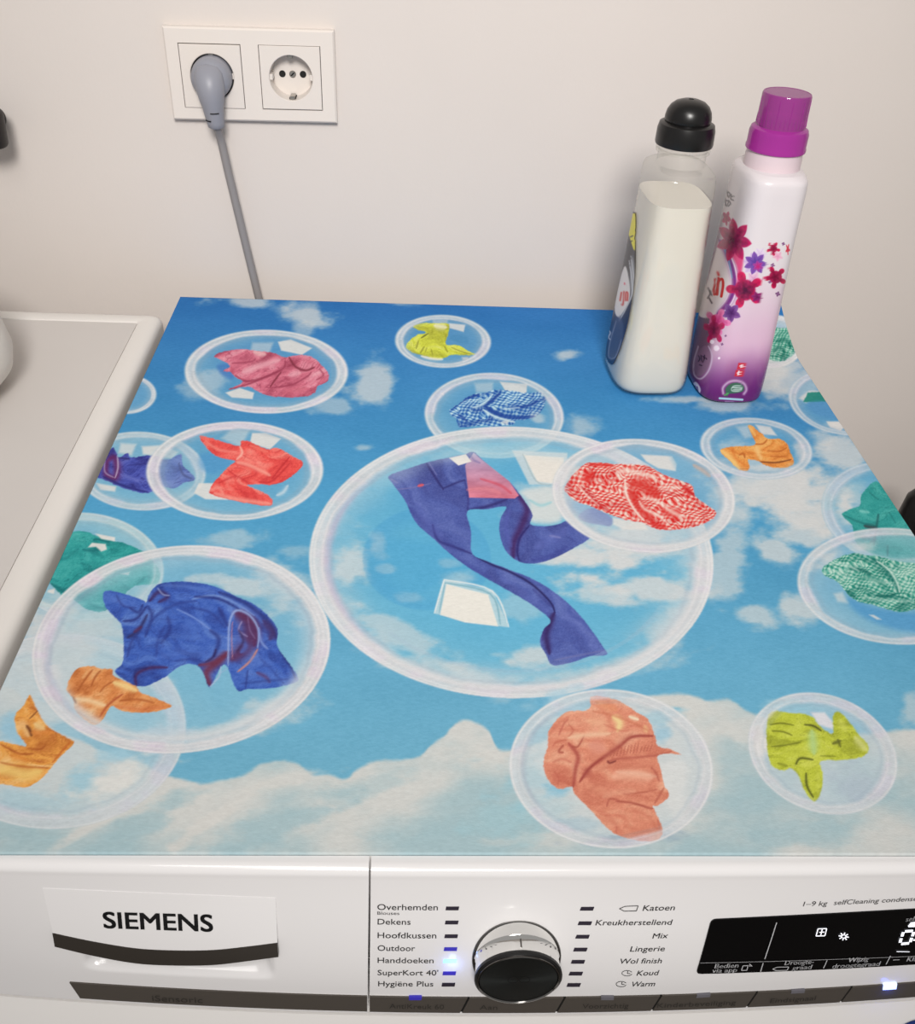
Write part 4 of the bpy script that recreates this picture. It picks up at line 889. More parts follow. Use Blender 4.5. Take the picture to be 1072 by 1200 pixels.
cv.garment(chk, (226, 48, 44), dk, lt, .5, (.04, .1), .55, seed=2, check=((242, 218, 206), 6.6, 22, .4), crease=.1, strokes=[(z((480, 275), (560, 290), (640, 350)), (216, 50, 44), 9, .8), (z((480, 320), (520, 400), (600, 480)), (214, 44, 40), 8, .8), (z((600, 500), (680, 530)), (220, 44, 42), 5, .7), (z((220, 255), (270, 215)), (222, 46, 42), 6, .85), (z((250, 165), (380, 172)), (222, 46, 42), 2.5, .8), (z((660, 420), (720, 450), (760, 440)), (220, 46, 42), 6, .7), (z((780, 290), (835, 340)), (214, 42, 40), 4, .8), (z((450, 250), (455, 330), (500, 420), (560, 490)), lt, 1.8, .9), (z((400, 210), (480, 205), (620, 240)), lt, 4, .75), (z((540, 360), (620, 370), (720, 440), (800, 470)), lt, 2.5, .7), (z((530, 375), (560, 420), (640, 460), (700, 510)), lt, 2, .7), (z((200, 290), (280, 380), (380, 450)), dk, 1.6, .6), (z((170, 280), (240, 350), (300, 400)), lt, 1.3, .6), (z((640, 300), (760, 300)), lt, 4, .5), (z((850, 350), (800, 310)), dk, 1.2, .6), (z((290, 200), (240, 300), (280, 360)), dk, 1.4, .4), (z((400, 490), (450, 482)), lt, 2, .6)])
cv.bubble_rim(B_['chk'], .9, .075); e = B_['chk']; i_, q_, t_ = cv.ell(*e); cv.blend(i_, np.exp(-((q_ - .9) / .06) ** 2) * .6 * sst(-.8, .6, np.sin(t_)), (220, 222, 224))
# -- right side: green check behind the bottle, cut bubble, orange, teal, green check
z = lambda *p: ZM(815, 360, 5.714, p)
cv.bubble_fill(B_['grn'], .8, (222, 228, 226))
cv.garment(z((480, 260), (515, 150), (580, 140), (640, 145), (650, 220), (672, 280), (640, 330), (570, 364), (480, 340)), (28, 140, 116), (16, 96, 84), (170, 215, 198), .6, (.08, .16), 1.2, seed=1, check=((180, 220, 204), 4.2, 12, .2), rough=2, strokes=[(z((540, 230), (600, 220), (640, 260)), (16, 100, 86), 3, .6), (z((520, 300), (560, 270), (600, 300)), (16, 100, 86), 2.5, .6)])
cv.bubble_rim(B_['grn'], .7, .10)
cv.bubble_fill(B_['cut'], .45, (128, 182, 214)); hl(z((690, 610), (730, 580), (760, 560), (840, 560), (740, 640)), .8, soft=2); hl(z((875, 765), (960, 765), (1000, 800), (970, 828), (900, 805)), .95, soft=1.2)
cv.poly(z((720, 635), (752, 570), (860, 565), (895, 632)), (36, 140, 128), .95, .8, smooth=False, rough=1); cv.poly(z((760, 640), (880, 640), (940, 740), (880, 740), (780, 700)), (84, 150, 205), .6, 3); cv.bubble_rim(B_['cut'], .6, .09)
cv.bubble_fill(B_['ora2'], .42, (128, 184, 214)); hl(z((270, 800), (350, 790), (380, 870), (330, 880)), .5, soft=3); hl(z((400, 785), (500, 800), (545, 860), (440, 850)), .85, soft=1.5); cv.cloud(938, 528, 10, 16, .8, 0, 1); cv.cloud(890, 548, 30, 6, .6, 0, 2)
dk, lt = (186, 96, 38), (250, 210, 130)
cv.garment(z((165, 960), (230, 935), (390, 922), (385, 870), (350, 800), (372, 790), (430, 838), (490, 880), (560, 880), (610, 910), (635, 970), (655, 1030), (640, 1062), (560, 1077), (470, 1062), (420, 1030), (350, 1022), (362, 1070), (345, 1097), (290, 1087), (230, 1030)), (236, 152, 72), dk, lt, .2, (.06, .14), .8, seed=3, crease=.2, strokes=[(z((170, 960), (220, 1000), (290, 1080)), lt, 3.5, .8), (z((405, 930), (420, 980), (440, 1020)), (246, 200, 130), 3, .8), (z((430, 1035), (540, 1040), (640, 1020)), (120, 66, 36), 1, .9), (z((480, 960), (560, 965), (610, 940)), dk, 1, .7), (z((500, 1000), (600, 1000)), dk, 1, .6), (z((290, 990), (320, 980), (330, 1010)), dk, 1.4, .8), (z((390, 915), (450, 915), (480, 885)), dk, 1, .8), (z((360, 800), (400, 860)), lt, 2, .6), (z((240, 940), (270, 1010), (330, 1060)), (222, 120, 50), 1.5, .5)])
cv.bubble_rim(B_['ora2'], .68, .11)
z = lambda *p: ZM(932, 540, 5.457, p)
cv.bubble_fill(B_['tea2'], .45, (128, 190, 216)); cv.cloud(990, 585, 14, 20, .95, 0, 1); cv.cloud(1002, 610, 18, 12, .8, 0, 2)
dk, lt = (24, 112, 112), (84, 186, 178)
cv.garment(z((298, 345), (350, 310), (412, 285), (420, 230), (445, 185), (515, 130), (600, 200), (900, 420), (900, 680), (590, 640), (490, 600), (395, 535), (375, 480), (360, 410)), (48, 158, 154), dk, lt, .5, (.03, .07), .9, seed=1, crease=.2, strokes=[(z((440, 415), (490, 425), (520, 430)), (60, 60, 66), 3, .8), (z((530, 340), (518, 420), (500, 540)), (30, 90, 92), 1.8, .7), (z((590, 540), (588, 610)), (26, 96, 98), 1.4, .8), (z((410, 320), (470, 330)), (140, 215, 208), 2, .7), (z((310, 350), (430, 400), (510, 415)), dk, 1.5, .6), (z((420, 490), (500, 495), (480, 520)), (90, 110, 112), 3, .7), (z((470, 200), (530, 250)), dk, 1.2, .5), (z((600, 330), (640, 400)), dk, 1, .5)])
cv.bubble_rim(B_['tea2'], .45, .09)
cv.bubble_fill(B_['gch'], .42, (170, 206, 222)); cv.cloud(975, 650, 26, 12, .8, -.3, 1); cv.cloud(1010, 642, 20, 10, .7, 0, 2); cv.poly(z((340, 880), (520, 940), (764, 970), (900, 960), (900, 1090), (700, 1090), (520, 1040), (380, 960)), (84, 158, 210), .85, 5)
dk, lt = (20, 104, 96), (204, 232, 220)
cv.garment(z((170, 690), (220, 650), (330, 600), (400, 593), (480, 605), (560, 620), (640, 640), (764, 655), (950, 670), (950, 930), (764, 950), (650, 967), (520, 927), (380, 890), (320, 830), (260, 770), (180, 725)), (36, 146, 128), dk, lt, .3, (.03, .09), .8, seed=4, check=((184, 224, 208), 5.6, 18, .45), crease=.15, rough=2.2, strokes=[(z((350, 690), (430, 700), (480, 730)), dk, 2.5, .75), (z((480, 620), (560, 680), (640, 780), (660, 850)), dk, 3, .6), (z((520, 640), (600, 700), (650, 780), (665, 840)), lt, 1.5, .85), (z((320, 830), (380, 870)), dk, 3, .7), (z((520, 860), (590, 865), (640, 850)), dk, 2.2, .8), (z((400, 760), (500, 750), (600, 830)), (40, 130, 116), 4, .5), (z((220, 660), (300, 660), (400, 700)), lt, 1.6, .6), (z((420, 870), (560, 890), (764, 900)), lt, 2, .5)])
hl(z((470, 985), (500, 985), (550, 1015), (520, 1015)), .8, soft=1.2); hl(z((245, 850), (300, 840), (335, 910), (270, 900)), .6, soft=3); cv.bubble_rim(B_['gch'], .68, .075)
# -- salmon
z = lambda *p: ZM(610, 800, 5.36, p)
cv.bubble_fill(B_['sal'], .45, (205, 218, 224)); cv.cloud(655, 826, 40, 18, .8, -.3, 1, (176, 210, 226)); cv.cloud(655, 928, 22, 9, .85, 0, 2, (140, 196, 220)); cv.cloud(775, 862, 12, 10, .7, 0, 3, (150, 198, 222)); cv.cloud(650, 880, 24, 40, .5, 0, 4, (228, 228, 226)); cv.cloud(790, 920, 16, 50, .5, 0, 1, (230, 230, 228)); cv.cloud(730, 984, 60, 8, .75, -.1, 2, (150, 172, 190)); cv.cloud(680, 965, 40, 8, .5, 0, 3, (170, 198, 212))
dk, lt = (164, 76, 64), (240, 190, 150)
sal = z((440, 90), (520, 88), (620, 115), (720, 180), (800, 230), (845, 340), (862, 400), (940, 418), (1008, 452), (940, 445), (860, 462), (885, 560), (900, 640), (932, 712), (855, 775), (830, 778), (870, 860), (893, 940), (850, 992), (740, 992), (600, 952), (520, 890), (440, 800), (340, 700), (320, 655), (240, 667), (180, 620), (145, 540), (150, 460), (170, 400), (175, 310), (240, 220), (300, 180), (400, 175), (438, 150))
cv.garment(sal, (226, 146, 118), (196, 104, 84), (242, 192, 160), .4, (.022, .055), .9, seed=5, crease=.14, rough=1.6, strokes=[
    (z((330, 655), (345, 540), (360, 460), (300, 380)), (168, 74, 66), 3, .75), (z((370, 625), (430, 540), (520, 470), (620, 400), (700, 340), (830, 335)), (158, 66, 60), 2.4, .85), (z((540, 500), (600, 480), (720, 470), (860, 455), (950, 430)), (186, 100, 84), 1.6, .8), (z((545, 490), (560, 505), (600, 490)), (120, 50, 50), 1.3, .8), (z((430, 540), (400, 590)), (170, 80, 72), 6, .5),
    (z((240, 330), (270, 260), (300, 230)), (190, 100, 85), 1.4, .6), (z((270, 390), (240, 430), (270, 440)), dk, 1.6, .7), (z((320, 400), (360, 400), (400, 330)), dk, 1.2, .7), (z((300, 345), (400, 330), (560, 320)), (244, 204, 170), 3.5, .7), (z((580, 210), (620, 250), (610, 300)), (246, 226, 160), 5, .85), (z((680, 212), (740, 232)), (246, 232, 200), 2.4, .9), (z((780, 270), (790, 310)), (244, 206, 150), 3, .6), (z((420, 240), (520, 260), (500, 310)), (240, 186, 150), 6, .6), (z((440, 390), (520, 420)), (224, 150, 132), 9, .6),
    (z((580, 590), (700, 580), (820, 600)), (242, 184, 156), 7, .7), (z((640, 700), (760, 690), (860, 670)), (190, 106, 86), 1.2, .7), (z((600, 745), (700, 755), (800, 785), (830, 790)), (170, 84, 70), 1.5, .8), (z((540, 780), (560, 730), (620, 740)), (180, 92, 78), 1.3, .7), (z((820, 530), (850, 570), (870, 620)), (176, 90, 76), 1.6, .6), (z((840, 760), (870, 710), (900, 660)), (178, 92, 76), 1.6, .6), (z((600, 950), (602, 900)), (190, 104, 86), 1, .6), (z((650, 900), (760, 930), (860, 930)), (206, 118, 94), 3, .4), (z((480, 120), (600, 170)), (232, 156, 110), 6, .5), (z((200, 580), (280, 600)), (206, 112, 92), 4, .5), (z((860, 860), (880, 940)), (190, 106, 88), 2, .5), (z((420, 650), (540, 690)), (234, 160, 130), 6, .5), (z((700, 320), (600, 400), (520, 480)), (196, 116, 96), 4, .4)])
for k in range(13):
    a = np.array([560 + k * 21, 470 - k * 3.5]); cv.stroke(z(tuple(a), tuple(a + (14, -48 - k * 2.5 if k < 9 else -40))), (176, 92, 76), .7, .65)
cv.bubble_rim(B_['sal'], .6, .075); e = B_['sal']; i_, q_, t_ = cv.ell(*e); cv.blend(i_, np.exp(-((q_ - .87) / .02) ** 2) * sst(2.0, 2.6, np.abs(t_)) * .4, (172, 180, 196)); cv.blend(i_, np.exp(-((q_ - .985) / .012) ** 2) * .4, (236, 236, 236))
# -- lime
for pts, c_, w_s, a_s in ((((180, 330), (230, 260), (300, 215)), (206, 116, 94), 2.2, .5), (((200, 400), (230, 370), (290, 360)), (196, 104, 84), 1.4, .6), (((200, 500), (260, 480), (320, 500)), (198, 106, 88), 1.5, .5), (((210, 560), (240, 600), (230, 640)), (192, 100, 82), 1.2, .5), (((470, 560), (560, 530), (700, 530), (840, 520)), (206, 122, 98), 3, .5),
                        (((400, 700), (500, 640), (640, 620)), (208, 124, 100), 3, .45), (((480, 800), (560, 850), (640, 960)), (206, 118, 96), 3, .45), (((700, 800), (800, 840), (860, 920)), (206, 120, 96), 2.5, .5), (((450, 180), (560, 200), (700, 250), (800, 300)), (206, 122, 92), 1.6, .55), (((520, 260), (620, 300), (680, 300)), (200, 112, 92), 1.4, .5), (((300, 260), (330, 300), (300, 340)), (198, 108, 88), 1.3, .6), (((600, 560), (740, 570), (850, 590)), (244, 196, 170), 3, .5), (((520, 720), (600, 690), (720, 680)), (240, 178, 148), 4, .45)):
    cv.stroke(z(*pts), c_, w_s, a_s)
z = lambda *p: ZM(870, 800, 5.307, p)
cv.bubble_fill(B_['lim'], .5, (200, 216, 224)); cv.cloud(930, 826, 40, 10, .9, .0, 1, (150, 200, 220)); cv.cloud(890, 868, 10, 30, .9, 0, 2, (232, 230, 226)); cv.cloud(1000, 920, 34, 22, .7, .2, 3, (180, 196, 210)); hl(z((425, 185), (510, 185), (570, 255), (560, 290), (470, 260)), .95, (226, 226, 232), 2)
dk, lt = (112, 118, 36), (220, 226, 110)
cv.garment(z((160, 200), (290, 188), (420, 205), (470, 260), (520, 300), (562, 310), (562, 210), (600, 180), (660, 240), (720, 320), (785, 400), (740, 462), (600, 482), (485, 490), (500, 580), (482, 690), (445, 738), (390, 682), (350, 585), (300, 530), (250, 547), (165, 482)), (196, 206, 66), dk, lt, .1, (.05, .12), .7, seed=2, crease=.2, soft=1.2, strokes=[(z((170, 262), (240, 252), (320, 265)), dk, 1.1, .85), (z((180, 300), (250, 305), (310, 328)), dk, 1.1, .85), (z((180, 398), (260, 390), (360, 370)), dk, 1, .8), (z((385, 262), (440, 268), (490, 300)), (80, 84, 36), 1.3, .9), (z((330, 510), (360, 470), (440, 480)), (90, 96, 34), 1.6, .9), (z((395, 560), (400, 640), (440, 715)), (80, 86, 34), 1.6, .85), (z((560, 380), (610, 360)), (96, 100, 40), 2.5, .8), (z((590, 350), (610, 400)), (96, 100, 40), 1.5, .7), (z((430, 300), (445, 440)), (180, 216, 150), 6, .75), (z((480, 455), (580, 458)), dk, 1, .6), (z((700, 340), (770, 420)), (222, 226, 150), 5, .7), (z((220, 500), (280, 520)), dk, 2, .5), (z((470, 560), (470, 680)), (208, 216, 90), 3, .5), (z((600, 230), (640, 300)), lt, 4, .5), (z((240, 420), (380, 430)), (180, 190, 55), 4, .4)])
cv.bubble_rim(B_['lim'], .6, .10)
gr = cv.c.mean(1, keepdims=True); cv.c = gr + (cv.c - gr) * .98       # the cloth takes the ink a little dull
cv.c += ((fbm(xm * 420, ym * 1100, 3, 1) - .5) * 15)[:, None]

ztop = MZ + Zl; N = NX * NY
Vm = np.stack([X, Y, ztop], -1).reshape(-1, 3)
ring = np.concatenate([np.arange(NX), NX * np.arange(1, NY) + NX - 1, (NY - 1) * NX + np.arange(NX - 2, -1, -1), NX * np.arange(NY - 2, 0, -1)])
Vall = np.concatenate([Vm, Vm[ring] - [0, 0, .0028]])
q = np.arange(N).reshape(NY, NX); quads = np.stack([q[:-1, :-1], q[:-1, 1:], q[1:, 1:], q[1:, :-1]], -1).reshape(-1, 4)
nr = len(ring); ri = np.arange(nr); rj = (ri + 1) % nr
side = np.stack([ring[ri], N + ri, N + rj, ring[rj]], -1)
faces = np.concatenate([quads, side]).astype(np.int32)
base_m = np.array([0, DEPTH / 2, MZ - .0028])
me = bpy.data.meshes.new('dryer_mat'); me.vertices.add(len(Vall)); me.vertices.foreach_set('co', (Vall - base_m).astype(np.float32).ravel())
me.loops.add(faces.size); me.loops.foreach_set('vertex_index', faces.ravel()); me.polygons.add(len(faces))
me.polygons.foreach_set('loop_start', np.arange(0, faces.size, 4, dtype=np.int32)); me.update(calc_edges=True); me.validate()
me.materials.append(M['mat'])
dm_ = bpy.data.objects.new('dryer_mat', me); C.objects.link(dm_); dm_.location = base_m
tag(dm_, 'sky blue mat printed with laundry in soap bubbles and clouds, on the dryer', 'mat')
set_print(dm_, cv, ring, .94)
del cv, X, Y, U, Vv, Vm, Vall

# ------------------------------------------------------------------ neighbouring machine
WX1, WX0, WY1, WY0 = -.3085, -.905, .612, -.005
wz = MZ - .0005
wash = thing('washing_machine', ((WX0 + WX1) / 2, .3, 0), 'white machine with a rimmed top, left of the dryer', 'washing machine')
v, f = bevbox((WX0 + .004, WY0 + .01, .012), (WX1 - .004, WY1 - .005, wz - .034), .004); obj('body', v, f, 'washer_white', wash)
def rrect(x0, x1, y0, y1, r, z, k=8):
    P = []
    for cx, cy, a0 in ((x1 - r, y1 - r, 0), (x0 + r, y1 - r, 90), (x0 + r, y0 + r, 180), (x1 - r, y0 + r, 270)):
        for a in np.linspace(a0, a0 + 90, k): P.append((cx + r * math.cos(math.radians(a)), cy + r * math.sin(math.radians(a)), z))
    return P
def inset(d, z, r): return rrect(WX0 + d, WX1 - d, WY0 + d, WY1 - d, r, z)
rings = [inset(.001, wz - .034, .011), inset(0, wz - .030, .012), inset(0, wz - .007, .012), inset(.0012, wz - .0035, .011), inset(.004, wz - .001, .009), inset(.008, wz, .007), inset(.0190, wz, .003), inset(.0202, wz - .0005, .0025), inset(.0208, wz - .0022, .0025)]
v, f = loft(rings, cap=(True, True)); obj('top_rim', v, f, 'washer_white', wash, smooth=40)
v, f = loft([rrect(WX0 + .0212, WX1 - .0212, WY0 + .0212, WY1 - .0212, .002, wz - .003), rrect(WX0 + .0212, WX1 - .0212, WY0 + .0212, WY1 - .0212, .002, wz - .0012)]); obj('top_panel', v, f, 'washer_panel', wash)
for sx in (WX0 + .05, WX1 - .05):
    for sy in (.05, .56):
        v, f = lathe([(.02, 0), (.022, .004), (.018, .013)], (sx, sy, 0), n=24); obj('foot', v, f, 'rubber', wash)

# white cloth bag standing on it at the left edge of the view
bag_c = on_plane((-5, 452), 2, MZ + .012); BR = .105
bag = thing('cloth_bag', (bag_c[0] - BR * .92, bag_c[1] + .005, wz), 'white cloth bag on the left machine, cut by the edge of the picture', 'bag')
rings = []
for r, h in ((.02, .0), (.075, .0005), (.094, .006), (.104, .018), (.107, .032), (.104, .05), (.094, .07), (.078, .088), (.056, .10), (.03, .107), (.018, .112), (.02, .13), (.026, .14)):
    R_ = []
    for a in np.linspace(0, 2 * math.pi, 96, endpoint=False):
        k = .035 * sst(.05, .11, np.float64(h)) * math.sin(a * 14) + .012 * math.sin(a * 5 + h * 40)
        R_.append((bag.location.x + r * (1 + k) * math.cos(a), bag.location.y + r * (1 + k) * math.sin(a), wz + h))
    rings.append(R_)
v, f = loft(rings); obj('pouch', v, f, 'cloth', bag, smooth=60)
v, f = tube([(bag.location.x + .0215 * math.cos(a), bag.location.y + .0215 * math.sin(a), wz + .1135) for a in np.linspace(0, 2 * math.pi, 25)], .003, 8); obj('drawstring', v, f, 'cloth', bag)

# ------------------------------------------------------------------ bottles
def superring(cx, cy, z, a, b, n=3.6, N=96, rz=0.0):
    out = []
    for t in np.linspace(0, 2 * math.pi, N, endpoint=False):
        c, s = math.cos(t), math.sin(t); x = a * math.copysign(abs(c) ** (2 / n), c); y = b * math.copysign(abs(s) ** (2 / n), s)
        out.append((cx + x * math.cos(rz) - y * math.sin(rz), cy + x * math.sin(rz) + y * math.cos(rz), z))
    return out
def prof_at(P, h):
    P = np.array(P); return [np.interp(h, P[:, 0], P[:, k]) for k in range(1, P.shape[1])]
def smooth_prof(P, n):
    P = np.array(P, float); S = spline(P, 8, closed=False); hs = np.linspace(P[0, 0], P[-1, 0], n)
    return [(h,) + tuple(np.interp(h, S[:, 0], S[:, k]) for k in range(1, P.shape[1])) for h in hs]

# --- left: clear bottle of milky liquid
LB = np.array([.1425, .506]); LRZ = 0.06
lprof = [(.0, .0265, .033, 3.0), (.0015, .0305, .037, 3.2), (.006, .0328, .0395, 3.5), (.02, .0328, .0405, 3.6), (.05, .0312, .0400, 3.6), (.09, .0290, .0385, 3.6), (.13, .0276, .0370, 3.6), (.166, .0265, .0355, 3.6), (.182, .0260, .0348, 3.6), (.1880, .0252, .0340, 3.4), (.1910, .0225, .0300, 2.8)]
bot1 = thing('detergent_bottle', (LB[0], LB[1], MZ), 'clear bottle of white detergent with black domed cap, on the mat', 'bottle')
ls = smooth_prof(lprof, 70)
shell = [superring(LB[0], LB[1], MZ + .0004 + h, a, b, n, 96, LRZ) for h, a, b, n in ls]
shell += [superring(LB[0], LB[1], MZ + .0004 + h, r, r, 2.0, 96, LRZ) for h, r in ((.1920, .0198), (.194, .0192), (.211, .0190))]
v, f = loft(shell, cap=(True, False)); obj('shell', v, f, 'clear', bot1, smooth=50)
liq = [superring(LB[0], LB[1], MZ + .0012 + h, a * .972, b * .972, n, 96, LRZ) for h, a, b, n in smooth_prof([p for p in lprof if p[0] <= .166], 60)]
v, f = loft(liq); obj('liquid', v, f, 'milk', bot1, smooth=50)
cz = MZ + .1935
v, f = lathe([(.0198, .0082), (.0215, .0087), (.0215, .0108), (.0198, .0112)], (LB[0], LB[1], cz), n=64, cap=(False, False)); obj('neck_ring', v, f, 'clear', bot1)
v, f = lathe([(.0205, .0138), (.0225, .0140), (.0229, .0155), (.0226, .0255), (.0215, .0298), (.0188, .0312), (.0178, .0314), (.0182, .0325), (.0181, .0352), (.0172, .0392), (.0150, .0430), (.0115, .0458), (.0065, .0475), (.0022, .0479), (.0018, .0473), (.0004, .0473)], (LB[0], LB[1], cz), n=80); obj('cap', v, f, 'cap_black', bot1, smooth=38)

def band_patch(name, prof, cxy, rz, hs, ts, out, zoff, paint, keep, m, parent):
    """piece of a bottle's skin lifted by out; paint(canvas) colours it, keep(u,v) trims its outline"""
    R = []
    for h in hs:
        a, b, n = prof_at(prof, h)
        for t in ts:
            c, s = math.cos(t), math.sin(t); x = (a + out) * math.copysign(abs(c) ** (2 / n), c); y = (b + out) * math.copysign(abs(s) ** (2 / n), s)
            R.append((cxy[0] + x * math.cos(rz) - y * math.sin(rz), cxy[1] + x * math.sin(rz) + y * math.cos(rz), MZ + zoff + h))
    P = np.array(R); u, v = project(P); nx = len(ts); F = []
    ok = keep(u, v)
    for b in range(len(hs) - 1):
        for a in range(nx - 1):
            k = b * nx + a; q = (k, k + 1, k + nx + 1, k + nx)
            if all(ok[i] for i in q): F.append(q)
    used = sorted({i for q in F for i in q}); mp = {i: j for j, i in enumerate(used)}
    o = obj(name, P[used], [tuple(mp[i] for i in q) for q in F], m, parent, smooth=50)
    c = Canvas(u[used], v[used]); paint(c); set_print(o, c); return o
def in_poly(poly):
    P = spline(poly, 5)
    def k(u, v):
        c = Canvas(u, v); i = np.arange(u.size); return c.sd_poly(i, P) < 0
    return k
LABEL = [(690, 420), (706, 360), (722, 310), (735, 258), (744, 250), (744, 290), (743, 330), (737, 372), (729, 402), (720, 424), (715, 428), (709, 420), (704, 414)]
def paint_label1(c):
    c.c[:] = (62, 60, 66)
    c.c += (sst(330, 400, c.v)[:, None] * np.array([-30, -12, 22])).astype(np.float32)
    c.poly([(738, 250), (746, 250), (746, 296), (742, 292), (735, 270)], (232, 220, 60), 1, .8, smooth=False)
    c.stroke([(737, 284), (741, 282)], (40, 40, 40), .8, .9); c.stroke([(738, 278), (742, 276)], (40, 40, 40), .8, .9)
    c.poly([(741, 300), (745, 330), (742, 350), (738, 330)], (170, 172, 176), .8, 1.5)
    c.poly([(727, 325), (733, 312), (738, 335), (737, 352), (730, 366), (724, 372), (720, 360)], (228, 222, 220), 1, 1)
    c.stroke([(737, 305), (741, 340), (733, 362), (724, 378)], (205, 206, 210), 1.0, .9); c.stroke([(739, 300), (744, 335)], (205, 206, 210), .7, .8)
    for p in ([(728, 343), (726.5, 352)], [(731, 342), (730, 356), (728.5, 357)], [(733, 352), (733.5, 343), (735.5, 344), (735, 352)]): c.stroke(p, (205, 40, 40), 1.0, .95, taper=False)
    c.stroke([(731.5, 331), (732, 334)], (220, 90, 110), 1.0, .9)
    c.poly([(722, 372), (730, 378), (729, 400), (720, 420), (713, 418), (714, 395)], (78, 88, 120), .8, 2)
    c.stroke([(722, 376), (715, 400), (713, 418), (721, 418), (728, 398)], (150, 155, 175), .8, .7)
    c.poly([(706, 384), (714, 370), (716, 380), (710, 404), (705, 412)], (22, 50, 100), .9, 1.5)
    c.stroke([(713, 387), (715, 390), (713, 395), (715, 398)], (215, 220, 230), 1.0, .9)
band_patch('label', lprof, LB, LRZ, np.linspace(.012, .168, 260), np.linspace(math.pi * .62, math.pi * 1.46, 240), .0004, .0004, paint_label1, in_poly(LABEL), 'label_print', bot1)

# --- right: printed white and purple bottle
RB = np.array([.2125, .495]); RRZ = 0.05
rprof = [(.0, .0240, .030, 3.0), (.0015, .0272, .0345, 3.2), (.006, .0287, .037, 3.5), (.03, .0285, .038, 3.6), (.06, .0275, .0378, 3.6), (.10, .0264, .0370, 3.6), (.14, .0254, .036, 3.6), (.172, .0252, .0352, 3.6), (.186, .0254, .0350, 3.4), (.1925, .0247, .0340, 3.2), (.1965, .0222, .0300, 2.6)]
bot2 = thing('softener_bottle', (RB[0], RB[1], MZ), 'white and purple softener bottle printed with flowers, translucent purple cap, on the mat', 'bottle')
NR, NH = 480, 460
rs = smooth_prof(rprof, NH); rg = [superring(RB[0], RB[1], MZ + .0004 + h, a, b, n, NR, RRZ) for h, a, b, n in rs]
P = np.array(rg)
# the print runs round the half facing the room and is repeated on the other half
t_dir = math.degrees(math.atan2(CAM[1] - RB[1], CAM[0] - RB[0])); k0 = int(round(((t_dir - math.degrees(RRZ)) % 360) / 360 * NR))
ids = np.arange(NR); rel = (ids - k0 + NR // 2) % NR - NR // 2
mir = np.where(np.abs(rel) <= NR // 4, rel, np.sign(rel) * (NR // 2) - rel); src = (k0 + mir) % NR
U2, V2 = project(P[:, src]); cb = Canvas(U2, V2)
cb.c[:] = (216, 209, 212)
ax = np.array([(900.5 - 846) / (205 - 468.0)]); w_ = (cb.v + .12 * (cb.u - 850))
g1_ = sst(300, 425, w_)[:, None]; g2_ = sst(402, 463, w_ + 6 * (fbm(cb.u * .05, cb.v * .05, 2, 1) - .5))[:, None]
cb.c += ((np.array([212, 172, 198]) - cb.c) * g1_ * .95).astype(np.float32); cb.c += ((np.array([104, 30, 104]) - cb.c) * g2_).astype(np.float32)
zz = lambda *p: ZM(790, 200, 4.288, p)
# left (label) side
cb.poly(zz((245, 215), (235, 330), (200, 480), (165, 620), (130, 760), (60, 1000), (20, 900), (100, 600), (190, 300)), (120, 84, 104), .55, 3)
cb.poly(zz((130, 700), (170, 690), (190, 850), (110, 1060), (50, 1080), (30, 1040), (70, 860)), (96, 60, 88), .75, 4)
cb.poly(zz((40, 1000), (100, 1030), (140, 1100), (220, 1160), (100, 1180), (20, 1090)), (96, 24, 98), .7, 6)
# brand oval with its violet swoosh
cb.poly(zz((230, 340), (262, 420), (292, 540), (270, 640), (215, 715), (150, 740), (120, 700), (170, 540), (205, 420)), (232, 222, 222), 1, 1)
cb.stroke(zz((228, 350), (275, 440), (305, 560), (280, 650), (215, 725)), (122, 48, 130), 4.2, 1, taper=True); cb.stroke(zz((240, 370), (270, 440), (290, 540)), (120, 160, 196), 1.4, .9)
cb.stroke(zz((248, 360), (300, 470), (315, 570), (290, 660), (225, 735)), (236, 214, 230), .9, .95); cb.stroke(zz((262, 450), (284, 545), (264, 640), (215, 700)), (228, 206, 224), .7, .9)
red = (206, 44, 46)
for p in (zz((205, 545), (198, 610)), zz((222, 540), (212, 612), (200, 622))): cb.stroke(p, red, 1.4, 1, taper=False, hard=True)
cb.stroke(zz((215, 622), (222, 560), (240, 545), (245, 575), (236, 632)), red, 1.5, 1, taper=False, hard=True); cb.stroke(zz((218, 512), (222, 524)), red, 1.5, 1, taper=False)
for p in (zz((170, 590), (180, 615), (168, 640)), zz((175, 640), (188, 665)), zz((180, 605), (186, 625))): cb.stroke(p, (60, 45, 55), 1.0, .9, taper=False)
for p in (zz((258, 90), (256, 130)), zz((264, 100), (270, 130)), zz((272, 108), (280, 118), (274, 135)), zz((286, 120), (284, 142), (296, 148)), zz((288, 130), (298, 128)), zz((256, 140), (258, 175)), zz((262, 150), (272, 155), (264, 178)), zz((274, 150), (282, 165), (272, 178))): cb.stroke(p, (60, 56, 58), .75, .9, taper=False)
